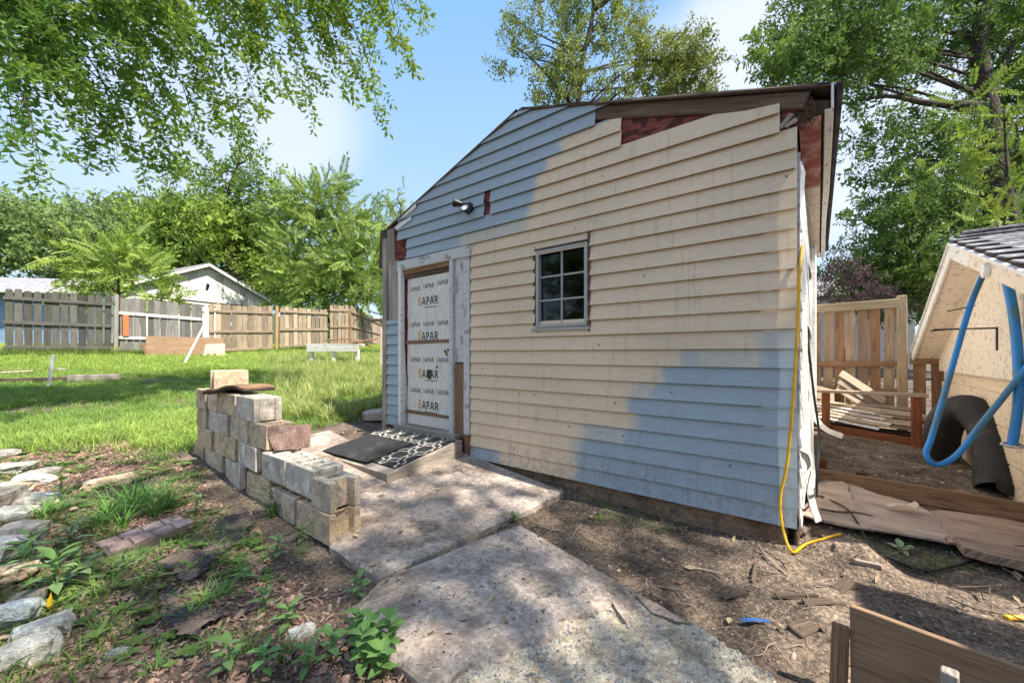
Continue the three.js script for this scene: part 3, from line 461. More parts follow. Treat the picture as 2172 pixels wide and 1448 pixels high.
// flood light with two black heads
{
  const P0 = V(-2.84, 2.73, 0.03), toW = (p) => p.clone().applyAxisAngle(V(0, 1, 0), TH).add(SA);
  const o = thing('flood_light', 'small black twin flood light fixed to the gable of the shed', 'lamp', toW(P0).toArray(), TH);
  part('mount', reUV(new THREE.CylinderGeometry(0.05, 0.055, 0.03, 20).rotateX(Math.PI / 2)), M.black, o, [0, 0, 0.012]);
  part('arm', tube([V(0, 0, 0.02), V(-0.005, -0.03, 0.07), V(-0.01, -0.02, 0.1)], 0.014, 8, 8), M.black, o);
  const head = (x, y, rz, ry) => { const h = new THREE.Group(); h.name = 'lamp_head'; h.position.set(x, y, 0.1); h.rotation.set(-0.35, ry, rz); o.add(h);
    const g = new THREE.LatheGeometry([[0.001, -0.055], [0.022, -0.055], [0.026, -0.03], [0.042, 0.02], [0.046, 0.05], [0.042, 0.05], [0.036, 0.03], [0.001, 0.03]].map((p) => new THREE.Vector2(...p)), 20); g.rotateX(Math.PI / 2); part('shade', g, M.black, h);
    part('lens', new THREE.CylinderGeometry(0.035, 0.035, 0.006, 18).rotateX(Math.PI / 2), std({ color: 0xb9bfc2, roughness: 0.2 }), h, [0, 0, 0.036]); };
  head(-0.075, 0.035, 0.2, -0.9); head(0.05, -0.06, -0.2, 0.3);
}
// ───────────────────────── concrete underfoot ─────────────────────────
function rough(pts, step = 0.06, amp = 0.006, seed = 1) {         // break straight edges into small chips
  const out = []; for (let i = 0; i < pts.length; i++) { const a = pts[i], b = pts[(i + 1) % pts.length], n = Math.max(1, Math.round(a.distanceTo(b) / step)); for (let k = 0; k < n; k++) { const p = a.clone().lerp(b, k / n), q = k ? 1 : 0.3; p.x += (wn(p.x * 20 + seed, p.z * 20, 1, seed) - 0.5) * 2 * amp * q; p.z += (wn(p.x * 20 - seed, p.z * 20, 1, seed + 9) - 0.5) * 2 * amp * q; out.push(p); } } return out;
}
const slabThing = (k, mat, label, th = 0.1) => { const m = solo('concrete_slab', prism(rough(SLABS[k]), th, 0, 0.01), mat, label, 'slab'); return m; };
slabThing('walk', M.slab, 'weathered concrete slab between the block wall and the shed');
slabThing('door', tint(M.slab, 0.9, 0.88, 0.86), 'concrete slab in front of the shed door, under the doormat');
slabThing('lower', M.slab, 'long concrete path slab with a crumbled broken end');
slabThing('small', M.slab, 'small concrete slab beside the block wall and grass', 0.07);
{
  // crumbled end of the path: lumpy aggregate surface
  const pts = CRUMB, xs = pts.map((p) => p.x), zs = pts.map((p) => p.z), x0 = Math.min(...xs), x1 = Math.max(...xs), z0 = Math.min(...zs), z1 = Math.max(...zs), st = 0.017;
  const inside = (x, z) => { let c = false; for (let i = 0, j = pts.length - 1; i < pts.length; j = i++) if ((pts[i].z > z) !== (pts[j].z > z) && x < (pts[j].x - pts[i].x) * (z - pts[i].z) / (pts[j].z - pts[i].z) + pts[i].x) c = !c; return c; };
  const yy = (x, z) => Y(x, z) + 0.012 + 0.02 * wf(x, z, 9, 71) + 0.012 * wn(x, z, 26, 73) + 0.007 * wn(x, z, 60, 74), P = [];
  for (let x = x0; x < x1; x += st) for (let z = z0; z < z1; z += st) if (inside(x + st / 2, z + st / 2)) { const a = [x, yy(x, z), z], b = [x + st, yy(x + st, z), z], c = [x + st, yy(x + st, z + st), z + st], d = [x, yy(x, z + st), z + st]; P.push(...a, ...d, ...c, ...a, ...c, ...b); }
  const o = thing('crumbled_concrete', 'rough crumbled concrete with exposed stones at the path end', 'concrete'); part('surface', triGeo(P, 0, [0, 0]), M.crumble, o);
  const r = rngOf(44), geos = [0, 1, 2].map((i) => stone(1, 0.8, 0.9, i + 3, 1, 0.3)), mats = new THREE.InstancedMesh(geos[0], std({ color: 0xffffff, roughness: 1 }), 900); let n = 0; const m4 = new THREE.Matrix4(), q = new THREE.Quaternion(), e = new THREE.Euler(), col = new THREE.Color();
  while (n < 900) { const x = rr(x0, x1, r), z = rr(Math.max(z0, -2.4), z1, r); if (!inside(x, z)) { if (r() < 0.002) n++; continue; } const s = rr(0.005, 0.017, r); e.set(r() * 6, r() * 6, r() * 6); m4.compose(V(x, yy(x, z) + s * 0.12, z), q.setFromEuler(e), V(s, s * 0.8, s)); mats.setMatrixAt(n, m4); const k = rr(0.22, 0.42, r); mats.setColorAt(n, col.setRGB(k, k * rr(0.93, 1, r), k * rr(0.82, 0.98, r))); n++; }
  mats.name = 'aggregate'; mats.userData.kind = 'stuff'; o.add(mats);
}
const local = (p) => p.clone().applyAxisAngle(V(0, 1, 0), TH).add(SA);     // shed axes -> yard
// wedge-shaped step at the door, with the mat over it
{
  const o = thing('door_ramp', 'grey timber ramp sloping up to the shed door', 'ramp', [SA.x, 0, SA.z], TH);
  const side = shapeOf([[0.0, -0.02], [0.92, 0.03], [0.92, 0.105], [0.1, 0.236], [0, 0.24]]), g = extrude(side, 1.2, 0.006); g.rotateY(-Math.PI / 2); part('ramp_side', g, M.grey, o, [-2.89, 0, 0.1]);
  const mt = (() => {
    const c = document.createElement('canvas'); c.width = 512; c.height = 340; const x = c.getContext('2d'); x.fillStyle = '#26262a'; x.fillRect(0, 0, 512, 340); x.strokeStyle = '#bdb7aa'; x.lineWidth = 7;
    for (let j = -1; j < 4; j++) for (let i = -1; i < 6; i++) { const cx = i * 100 + (j % 2 ? 50 : 0) + 10, cy = j * 95 + 50; x.beginPath(); x.moveTo(cx, cy - 66); x.bezierCurveTo(cx + 4, cy - 22, cx + 22, cy - 40, cx + 34, cy - 30); x.bezierCurveTo(cx + 40, cy - 12, cx + 30, cy - 6, cx + 54, cy); x.bezierCurveTo(cx + 30, cy + 6, cx + 40, cy + 12, cx + 34, cy + 30); x.bezierCurveTo(cx + 22, cy + 40, cx + 4, cy + 22, cx, cy + 66); x.bezierCurveTo(cx - 4, cy + 22, cx - 22, cy + 40, cx - 34, cy + 30); x.bezierCurveTo(cx - 40, cy + 12, cx - 30, cy + 6, cx - 54, cy); x.bezierCurveTo(cx - 30, cy - 6, cx - 40, cy - 12, cx - 34, cy - 30); x.bezierCurveTo(cx - 22, cy - 40, cx - 4, cy - 22, cx, cy - 66); x.stroke(); }
    const rw = rngOf(3); for (let i = 0; i < 2600; i++) { x.fillStyle = `rgba(${rw() > 0.4 ? '104,92,78' : '20,20,22'},${0.15 + rw() * 0.3})`; x.fillRect(rw() * 512, rw() * 340, rw() * 12, rw() * 6); }
    const t = new THREE.CanvasTexture(c); t.colorSpace = THREE.SRGBColorSpace; return t;
  })();
  // upper mat with its pattern, lower plain rubber mat beyond
  const sheet = (w, l, nx, ny, yf) => { const P = [], uv = [], idx = []; for (let j = 0; j <= ny; j++) for (let i = 0; i <= nx; i++) { const a = i / nx, b = j / ny, x = (a - 0.5) * w, z = b * l; P.push(x, yf(x, z), z); uv.push(a, 1 - b); } for (let j = 0; j < ny; j++) for (let i = 0; i < nx; i++) { const a = j * (nx + 1) + i; idx.push(a, a + nx + 1, a + 1, a + 1, a + nx + 1, a + nx + 2); } const g = new THREE.BufferGeometry(); g.setAttribute('position', new THREE.Float32BufferAttribute(P, 3)); g.setAttribute('uv', new THREE.Float32BufferAttribute(uv, 2)); g.setIndex(idx); g.computeVertexNormals(); return g; };
  const slope = (z) => (z < 0.1 ? 0.24 : z < 0.92 ? lerp(0.236, 0.111, (z - 0.1) / 0.82) : 0.105);
  const top = sheet(1.2, 0.78, 24, 14, (x, z) => slope(z + 0.04) + 0.011 + 0.006 * wf(x, z, 4, 3)), bot = top.clone(); bot.translate(0, -0.008, 0);
  const mat1 = thing('doormat', 'black doormat with white trellis pattern lying on the door ramp', 'doormat', local(V(-3.52, 0, 0.14)).toArray(), TH); part('pile', top, std({ map: mt, roughness: 1 }), mat1); part('backing', bot, M.black, mat1);
  const t2 = sheet(0.8, 0.56, 20, 12, (x, z) => slope(z + 0.34) + 0.023 + 0.012 * wf(x, z, 5, 8)), b2 = t2.clone(); b2.translate(0, -0.006, 0);
  const mat2 = thing('rubber_mat', 'plain dark rubber mat lying over the patterned doormat', 'mat', local(V(-3.68, 0, 0.44)).toArray(), TH + 0.03); part('sheet', t2, M.blackplastic, mat2); part('backing', b2, M.black, mat2);
}
{ const p = gp(800, 880, 0.03), g = new THREE.LatheGeometry([[0.001, 0.11], [0.27, 0.11], [0.3, 0.095], [0.3, 0.0], [0.001, 0]].map((v) => new THREE.Vector2(...v)), 28); solo('stepping_stone', reUV(g), M.slab, 'round grey stepping stone tucked against the shed corner', 'stepping stone', undefined, [p.x + 0.1, p.y - 0.03, p.z], [0, 0, 0.06]); }

// ───────────────────────── dry-stacked block wall ─────────────────────────
let bseed = 1; const BL = { L: 0.43, H: 0.194, T: 0.2 };
function blockGeo(L, holes, notch = 0.022, back = 0.022) {
  const T = BL.T, a = L / 2, b = T / 2, f = 0.034, out = [[-a, -b], [a, -b], [a, -b + f], [a - notch, -b + f + 0.012], [a - notch, b - f - 0.012], [a, b - f], [a, b], [-a, b], [-a, b - f], [-a + back, b - f - 0.012], [-a + back, -b + f + 0.012], [-a, -b + f]];
  const hs = []; if (holes === 2) for (const s of [-1, 1]) { const c = s * L * 0.235, w = L * 0.17, h = T * 0.31; hs.push([[c - w, -h], [c - w, h], [c + w, h], [c + w, -h]]); }
  if (holes === 3) for (const s of [-1, 0, 1]) { const c = s * L * 0.285, w = L * 0.112, h = T * 0.36; hs.push([[c - w, -h], [c - w, h], [c + w, h], [c + w, -h]]); }
  if (holes === 1) { const w = L * 0.18, h = T * 0.27, c = -L * 0.14; hs.push([[c - w, -h], [c - w, h], [c + w, h], [c + w, -h]]); }
  const g = new THREE.ExtrudeGeometry(shapeOf(out, hs), { depth: BL.H - 0.012, bevelEnabled: true, bevelSize: 0.005, bevelThickness: 0.006, bevelSegments: 1 }); g.rotateX(-Math.PI / 2); g.translate(0, 0.006, 0); const p = g.attributes.position, sd = bseed++; for (let i = 0; i < p.count; i++) { const x = p.getX(i), y = p.getY(i), z = p.getZ(i), k = (q) => (wn(x * 31 + q + sd * 7, y * 37 + z * 29, 1, sd + 3) - 0.5) * 0.006; p.setXYZ(i, x + k(1), y + (y > 0.1 ? k(5) * 0.4 : 0), z + k(9)); } return g;
}
const CM = [M.cmu, M.cmugrey, M.cmutan, tint(M.cmu, 0.86, 0.84, 0.8), tint(M.cmugrey, 1.12, 1.12, 1.12)];
const UW = V(-0.791, 0, -0.612), BK = V(0.612, 0, -0.791), NEAR = V(-1.08, 0, -2.43);
function block(u, y, label, { L = BL.L, holes = 2, mat = 0, turn = 0, back = 0, name = 'concrete_block', notch } = {}) {
  const c = NEAR.clone().addScaledVector(UW, u + L / 2).addScaledVector(BK, BL.T / 2 + back + rr(-0.014, 0.014)); turn += rr(-0.035, 0.035);
  const g = reUV(blockGeo(L, holes, notch)); return solo(name, g, CM[mat], label, 'concrete block', 'blocks of the dry-stacked wall', [c.x, y, c.z], [0, TH + turn, 0]);
}
const rowL = (n) => `plain concrete block in the ${n} course of the stacked block wall`;
block(0.06, -0.03, 'tan grooved block at the bottom of the wall end, on the slab', { mat: 2, notch: 0.05 });
block(0.55, -0.035, rowL('bottom'), { mat: 0, L: 0.38 }); block(1.0, -0.005, rowL('bottom'), { mat: 2, turn: 0.02 }); block(1.5, 0.02, rowL('bottom'), { mat: 1, turn: -0.04 }); block(2.05, 0.026, rowL('bottom'), { mat: 0, L: 0.46 }); block(2.6, 0.03, rowL('bottom'), { mat: 3, L: 0.3 });
block(0.07, 0.166, 'half block with an open core topping the low end of the wall', { L: 0.22, holes: 1, mat: 0, notch: 0.07, turn: 0.03 });
block(0.3, 0.2, 'slotted grey block with three slots up, beside the half block', { holes: 3, mat: 4, L: 0.4, turn: 0.02 }); block(0.71, 0.212, 'slotted grey block with three slots up, second from the half block', { holes: 3, mat: 1, L: 0.36, turn: 0.01 });
block(1.2, 0.222, rowL('second'), { mat: 4, turn: -0.03 }); block(1.73, 0.222, rowL('second'), { mat: 2, L: 0.5 }); block(2.34, 0.222, rowL('second'), { mat: 2, L: 0.42 });
block(1.06, 0.418, 'chipped tan block with a broken slab leaning on it, third course of the wall', { mat: 2, L: 0.3, turn: 0.04 }); block(1.4, 0.418, rowL('third'), { mat: 0, L: 0.44 }); block(1.9, 0.418, rowL('third'), { mat: 1, L: 0.5, turn: 0.03 }); block(2.5, 0.418, rowL('third'), { mat: 3, L: 0.3 });
block(1.25, 0.614, 'light grey hollow block resting askew near the top of the wall', { mat: 4, L: 0.4, turn: -0.04, back: -0.01 }); block(1.72, 0.614, rowL('fourth'), { mat: 2, L: 0.42 }); block(2.48, 0.614, rowL('fourth'), { mat: 3, L: 0.28 });
block(2.16, 0.614, rowL('fourth'), { mat: 0, L: 0.28 });
{ const c = NEAR.clone().addScaledVector(UW, 2.32).addScaledVector(BK, 0.14); solo('concrete_block', reUV(blockGeo(0.27, 2)), CM[2], 'sunlit tan block set crosswise on top of the block wall', 'concrete block', 'blocks of the dry-stacked wall', [c.x, 0.812, c.z], [0, TH + Math.PI / 2 - 0.12, 0]); }
{ // bent shingle sheet on the top, and the broken slab
  const c = NEAR.clone().addScaledVector(UW, 1.95).addScaledVector(BK, 0.09), d = DX.clone();
  const pts = [[-0.24, 0.815], [-0.15, 0.838], [-0.05, 0.842], [0.05, 0.872], [0.15, 0.88], [0.27, 0.858]].map(([a, y]) => V(c.x + d.x * a + BK.x * a * 0.35, y, c.z + d.z * a + BK.z * a * 0.35));
  const bent = thing('bent_shingle', 'curled brown roofing shingle lying on top of the block wall', 'shingle'); part('sheet', ribbon(pts, BK.clone().multiplyScalar(0.27), 0.016, 20), M.brown, bent); part('ply', ribbon(pts.map((p) => p.clone().add(V(0.01, -0.019, 0.012))), BK.clone().multiplyScalar(0.25), 0.014, 20), M.shingledark, bent);
  const q = NEAR.clone().addScaledVector(UW, 1.0).addScaledVector(BK, 0.07), P = [V(0, 0, 0), V(0.2, 0.01, 0.02), V(0.21, 0.19, 0), V(-0.08, 0.18, -0.02)].map((v) => v.clone().applyAxisAngle(V(0, 1, 0), TH + 0.9));
  const g = []; const f = P.map((p) => p.clone().add(V(-0.02, 0, 0.02))), b = P.map((p) => p.clone().add(V(0.02, 0, -0.02))); const T3 = (a, e, h) => g.push(a.x, a.y, a.z, e.x, e.y, e.z, h.x, h.y, h.z); for (const [a, e, h] of [[0, 1, 2], [0, 2, 3]]) { T3(f[a], f[e], f[h]); T3(b[h], b[e], b[a]); } for (let i = 0; i < 4; i++) { const k = (i + 1) % 4; T3(f[i], b[i], b[k]); T3(f[i], b[k], f[k]); }
  solo('broken_slab', triGeo(g, 0), tint(M.paver, 0.85, 0.78, 0.74), 'broken brown concrete fragment leaning on the block wall end', 'rubble', undefined, [q.x, 0.417, q.z]);
}

// ───────────────────────── rocks, pavers, edging in the bed ─────────────────────────
const rock = (px, py, w, h, d, ry, mat, label, seed, lift = 0) => { const p = gp(px, py); return solo('rock', stone(w, h, d, seed, 2, 0.2), mat, label, 'rock', 'stones edging the bed', [p.x, groundY(p.x, p.z) + h * 0.22 + lift, p.z], [rr(-0.12, 0.12), ry, rr(-0.12, 0.12)]); };
const paleR = 'flat pale stone in the bed edging', greyR = 'chunky grey stone in the bed edging';
rock(30, 1412, 0.27, 0.12, 0.15, 0.9, M.rock, 'largest flat white stone slab of the bed edging', 1); rock(88, 1348, 0.22, 0.08, 0.12, 0.7, M.rock, 'flat pale stone touching the largest white edging slab', 2); rock(22, 1318, 0.22, 0.09, 0.15, 0.5, tint(M.rock, 0.8, 0.9, 0.98), 'bluish flat stone in the bed edging', 3, 0.02);
rock(48, 1158, 0.26, 0.17, 0.2, 0.2, M.rockdark, 'blocky grey edging stone behind the milkweed plants', 4); rock(30, 1112, 0.27, 0.11, 0.2, 0.4, M.rock, 'flat pale stone just behind the blocky grey edging stone', 5); rock(75, 1062, 0.3, 0.09, 0.2, 0.3, M.rock, 'thin pale edging stone beside the bright leafy weed', 6); rock(20, 1042, 0.28, 0.1, 0.2, 0.1, M.rocktan, 'tan stone in the bed edging', 7); rock(75, 1022, 0.3, 0.1, 0.2, 0.2, M.rock, paleR, 8); rock(15, 1002, 0.4, 0.09, 0.26, 0.2, M.rock, 'widest thin pale stone at the lawn end of the edging', 9); rock(95, 1010, 0.24, 0.12, 0.2, 1, M.rockdark, 'small grey edging stone opposite the kerb stone', 10); rock(10, 1250, 0.26, 0.08, 0.16, 0.3, M.rocktan, 'tan stone in the bed edging', 11); rock(-30, 1200, 0.4, 0.2, 0.3, 0.3, M.rock, paleR, 12); rock(-40, 1080, 0.5, 0.2, 0.3, 0.3, M.rockdark, greyR, 13);
rock(250, 1388, 0.11, 0.04, 0.07, 0.4, M.rock, 'small white stone lying in the mulch', 14); rock(640, 1350, 0.12, 0.05, 0.09, 0.6, M.rock, 'small white stone among the weeds near the slab', 15); rock(10, 968, 0.3, 0.08, 0.2, 0.1, M.rockdark, greyR, 16); rock(60, 1290, 0.14, 0.1, 0.12, 0.6, M.rockdark, 'small grey stone beside the bluish edging stone', 17);
{ const a = gp(168, 1042), b = gp(292, 1012), c = a.clone().lerp(b, 0.5), L = a.distanceTo(b); solo('kerb_stone', stone(L * 1.15, 0.1, 0.2, 21, 2, 0.1), M.rocktan, 'long tan kerb stone lying in the grass', 'stone', undefined, [c.x, groundY(c.x, c.z) + 0.03, c.z], [0, Math.atan2(-(b.z - a.z), b.x - a.x), 0]); }
{ // paver moulded as eight bricks
  const c = gp(312, 1142), a = gp(225, 1165), b = gp(402, 1112), ry = Math.atan2(-(b.z - a.z), b.x - a.x), L = a.distanceTo(b), o = thing('brick_paver', 'weathered pinkish paver with a brick pattern lying in the mulch', 'paver', [c.x, groundY(c.x, c.z) + 0.012, c.z], ry); o.rotation.set(0.06, ry, 0.03);
  part('base', cbox(L, 0.05, 0.235, 0.006, 0.004), tint(M.paver, 0.7, 0.68, 0.66), o); const w = L / 4; for (let i = 0; i < 4; i++) for (let j = 0; j < 2; j++) part('brick', cbox(w - 0.008, 0.02, 0.108, 0.004, 0.004), M.paver, o, [(i - 1.5) * w + (j ? 0.012 : -0.008), 0.027, (j - 0.5) * 0.117]);
}
function drape(name, label, category, pts, mat, amp = 0.03, lift = 0.02, seed = 1) {  // crumpled sheet lying on the soil
  const q = pts.map(([a, b]) => gp(a, b)), xs = q.map((p) => p.x), zs = q.map((p) => p.z), x0 = Math.min(...xs), x1 = Math.max(...xs), z0 = Math.min(...zs), z1 = Math.max(...zs), st = 0.02, P = [];
  const ins = (x, z) => { x += (wn(x, z, 9, seed) - 0.5) * 0.06; z += (wn(x, z, 9, seed + 1) - 0.5) * 0.06; let c = false; for (let i = 0, j = q.length - 1; i < q.length; j = i++) if ((q[i].z > z) !== (q[j].z > z) && x < (q[j].x - q[i].x) * (z - q[i].z) / (q[j].z - q[i].z) + q[i].x) c = !c; return c; };
  const yy = (x, z) => groundY(x, z) + lift + amp * (Math.abs(wn(x, z * 0.6, 6, seed + 3) - 0.5) * 2 + 0.4 * wn(x, z, 18, seed + 5));
  for (let x = x0; x < x1; x += st) for (let z = z0; z < z1; z += st) if (ins(x + st / 2, z + st / 2)) { const a = [x, yy(x, z), z], b = [x + st, yy(x + st, z), z], c = [x + st, yy(x + st, z + st), z + st], d = [x, yy(x, z + st), z + st]; P.push(...a, ...d, ...c, ...a, ...c, ...b); }
  return solo(name, triGeo(P, 0, [0, 0]), mat, label, category);
}
drape('weed_fabric', 'crumpled black weed fabric beside the brick paver', 'fabric', [[345, 1225], [385, 1180], [470, 1130], [500, 1150], [450, 1215], [400, 1250]], M.fabric, 0.035, 0.012, 3);
drape('weed_fabric', 'torn black weed fabric half buried in mulch and weeds', 'fabric', [[340, 1340], [360, 1265], [420, 1300], [480, 1310], [440, 1360], [380, 1365]], M.fabric, 0.04, 0.012, 8);
drape('weed_fabric', 'strip of black weed fabric at the foot of the block wall', 'fabric', [[440, 1150], [470, 1090], [520, 1085], [545, 1110], [500, 1160]], M.fabric, 0.03, 0.008, 13);

// ───────────────────────── far lawn: stake, timbers, boards ─────────────────────────
const plank = (name, a, b, w, h, mat, label, cat, o = {}) => { const c = a.clone().lerp(b, 0.5), d = b.clone().sub(a), m = solo(name, cbox(d.length(), h, w, 0.006, o.j ?? 0.005), mat, label, cat, o.group); m.position.copy(c); m.quaternion.setFromUnitVectors(V(1, 0, 0), d.normalize()); if (o.roll) m.rotateX(o.roll); return m; };
{ const p = gp(101, 824), q = V(p.x + 0.1, p.y + 0.62, p.z); const m = plank('garden_stake', p, q, 0.05, 0.03, M.whitegrey, 'pale wooden stake standing in the lawn', 'stake'); }
plank('landscape_timber', gp(0, 812, 0.05).add(V(-0.5, 0, 0)), gp(150, 806, 0.05), 0.14, 0.14, M.dark, 'dark landscape timber behind the garden stake', 'timber'); plank('landscape_timber', gp(142, 803, 0.1), gp(256, 800, 0.06), 0.14, 0.14, M.grey, 'grey landscape timber ending in the grass', 'timber');
plank('old_plank', gp(-20, 785, 0.04), gp(95, 782, 0.04), 0.2, 0.03, M.grey, 'weathered plank lying flat in the lawn', 'plank', { group: 'planks lying in the lawn' }); plank('old_plank', gp(0, 790, 0.06), gp(70, 787, 0.05), 0.16, 0.03, M.pale, 'weathered plank lying flat in the lawn', 'plank', { group: 'planks lying in the lawn' }); plank('old_plank', gp(100, 778, 0.05), gp(140, 784, 0.05), 0.14, 0.03, M.grey, 'weathered plank lying flat in the lawn', 'plank', { group: 'planks lying in the lawn' });
plank('old_plank', gp(-10, 845, 0.02), gp(75, 838, 0.03), 0.3, 0.03, M.brown, 'brown board lying on bare soil in front of the timbers', 'plank');

// ───────────────────────── fence behind the lawn ─────────────────────────
const greyMats = [tint(M.fencegrey, 0.4, 0.39, 0.37), tint(M.fencegrey, 0.27, 0.265, 0.25), tint(M.fencegrey, 0.36, 0.37, 0.31), tint(M.fencegrey, 0.5, 0.48, 0.45), tint(M.fencegrey, 0.2, 0.195, 0.19)], paleMats = [tint(M.fencegrey, 0.72, 0.7, 0.69), tint(M.fencegrey, 0.46, 0.45, 0.44), tint(M.fencegrey, 0.86, 0.84, 0.83), tint(M.fencegrey, 0.6, 0.58, 0.57)];
const warmMats = [tint(M.fencewarm, 0.8, 0.78, 0.75), tint(M.fencewarm, 0.62, 0.6, 0.57), tint(M.fencewarm, 0.9, 0.87, 0.82), tint(M.pale, 0.8, 0.78, 0.76)];
function fencePanel(A, B, base, top, label, mats, o = {}) {               // A, B: (x, distance); base, top: [at A, at B]
  const dx = B[0] - A[0], dz = -(B[1] - A[1]), L = Math.hypot(dx, dz), ry = Math.atan2(-dz, dx), pw = o.pw ?? 0.145, gap = o.gap ?? 0.008, n = Math.floor(L / (pw + gap)), f = thing('picket_fence', label, 'fence', [A[0], 0, -A[1]], ry, o.group), r = rngOf(o.seed ?? 4), step = L / n;
  const geo = (w, h) => { const a = w / 2, e = 0.03, g = extrude(shapeOf(o.flat ? [[-a, 0], [a, 0], [a, h], [-a, h]] : [[-a, 0], [a, 0], [a, h - e], [a - e, h], [-a + e, h], [-a, h - e]]), 0.013, 0.002, 1); return g; };
  for (let i = 0; i < n; i++) { if (o.skip?.includes(i)) continue; const t = (i + 0.5) / n, yb = lerp(base[0], base[1], t) + 0.03 + rr(-0.02, 0.02, r), yt = lerp(top[0], top[1], t) + rr(-0.03, 0.02, r); part('picket', geo(pw * rr(0.96, 1.0, r), yt - yb), mats[Math.floor(r() * mats.length)], f, [(i + 0.5) * step, yb, -0.016 + rr(-0.004, 0.004, r)], [rr(-0.01, 0.01, r), 0, rr(-0.012, 0.012, r)]); }
  for (const k of o.rails ?? [0.12, 0.5, 0.86]) { const ya = lerp(base[0], top[0], k), yb = lerp(base[1], top[1], k), m = part('rail', cbox(Math.hypot(L, yb - ya) + 0.02, 0.085, 0.036, 0.004, 0.005), o.railMat ?? mats[0], f, [L / 2, (ya + yb) / 2, 0.024], [0, 0, Math.atan2(yb - ya, L)]); }
  return f;
}
const post = (f, x, d, y0, y1, mat, w = 0.09, ry = 0.6, name = 'post') => { const m = part(name, cbox(w, y1 - y0 + 0.2, w, 0.008, 0.004), mat, scene, [x, (y0 + y1 - 0.2) / 2, -d], [0, ry, rr(-0.012, 0.012)]); f.updateMatrixWorld(true); f.attach(m); return m; };
const FG = 'panels of the back fence';
fencePanel([-15.9, 9.5], [-13.98, 10.78], [1.1, 1.12], [2.98, 2.96], 'dark weathered fence panel behind the timbers, run on beyond the post', greyMats, { seed: 1, gap: 0.03, group: FG });
fencePanel([-13.9, 10.83], [-12.2, 12.05], [1.1, 1.1], [2.96, 2.92], 'dark weathered fence panel with wide gaps, in front of the blue house', greyMats, { seed: 2, gap: 0.028, rails: [0.13, 0.5, 0.86], group: FG });
const fSag = fencePanel([-12.1, 12.2], [-10.42, 13.35], [1.02, 1.02], [2.92, 2.78], 'grey close-boarded fence panel sagging below the white garage', paleMats, { seed: 3, gap: 0.004, flat: true, rails: [0.34, 0.74], railMat: M.whitegrey, group: FG });
const fTan = fencePanel([-10.3, 13.45], [-8.92, 14.75], [1.1, 1.2], [2.86, 2.93], 'tan fence panel between the garage gable and the grass', warmMats, { seed: 5, rails: [0.1, 0.46, 0.86], group: FG });
const fDog = fencePanel([-8.78, 14.95], [-7.62, 16.35], [1.22, 1.36], [2.95, 2.98], 'tan dog-eared fence panel next to the corner panel', warmMats, { seed: 6, rails: [0.12, 0.5, 0.9], group: FG });
const fCor = fencePanel([-7.6, 16.5], [-7.1, 17.2], [1.36, 1.44], [3.22, 3.26], 'short taller fence panel at the corner of the yard', warmMats, { seed: 7, rails: [0.5, 0.88], group: FG });
fencePanel([-7.05, 17.35], [-8.0, 24.2], [1.45, 1.5], [3.28, 3.2], 'long fence run going away from the corner of the yard', warmMats, { seed: 8, rails: [0.15, 0.5, 0.85], group: FG });
post(fSag, -12.14, 12.14, 1.0, 2.98, M.grey); post(fTan, -10.36, 13.4, 1.05, 2.8, M.whitegrey); post(fDog, -8.84, 14.87, 1.1, 2.95, tint(M.fencewarm, 1.25, 0.9, 0.6)); post(fCor, -7.05, 17.22, 1.4, 3.1, M.brown);
{ const m = part('orange_board', cbox(0.13, 0.66, 0.03, 0.004, 0.004), std({ color: new THREE.Color(0.52, 0.17, 0.06), bumpMap: bumpWood, bumpScale: 0.002, roughness: 0.9 }), fSag, [0.15, 2.04, 0.06]); m.userData.label = 'short orange board nailed to the grey post'; }
{ const a = gp(388, 776), b = at(432, 690, a.z * -1 + 0.9); const m = solo('leaning_pole', tube([a, a.clone().lerp(b, 0.5), b], 0.03, 6, 8), M.whitegrey, 'grey pole leaning against the fence boards', 'pole'); }
{ const a = at(372, 757, 12.5), c = thing('leaning_board', 'wide brown plywood sheet leaning on the fence', 'board', [-10.5, 1.35, -12.75], 0.62); part('sheet', cbox(1.95, 0.72, 0.03, 0.004, 0.01), M.ply, c, [0, 0, 0], [-0.22, 0, -0.01]); part('leg', cbox(0.08, 0.5, 0.08, 0.005, 0.006), M.brown, c, [-0.95, -0.12, 0.1], [0, 0, 0.3]); }
{ const c = thing('white_board', 'small white board with notches leaning beside the plywood', 'board', [-9.55, 1.3, -12.65], 0.6); part('sheet', extrude(shapeOf([[-0.25, -0.22], [-0.16, -0.22], [-0.16, -0.14], [-0.08, -0.14], [-0.08, -0.22], [0, -0.22], [0, -0.14], [0.08, -0.14], [0.08, -0.22], [0.3, -0.22], [0.3, 0.2], [-0.2, 0.16]]), 0.02, 0.002), M.pale, c, [0, 0, 0], [-0.2, 0, 0]); }
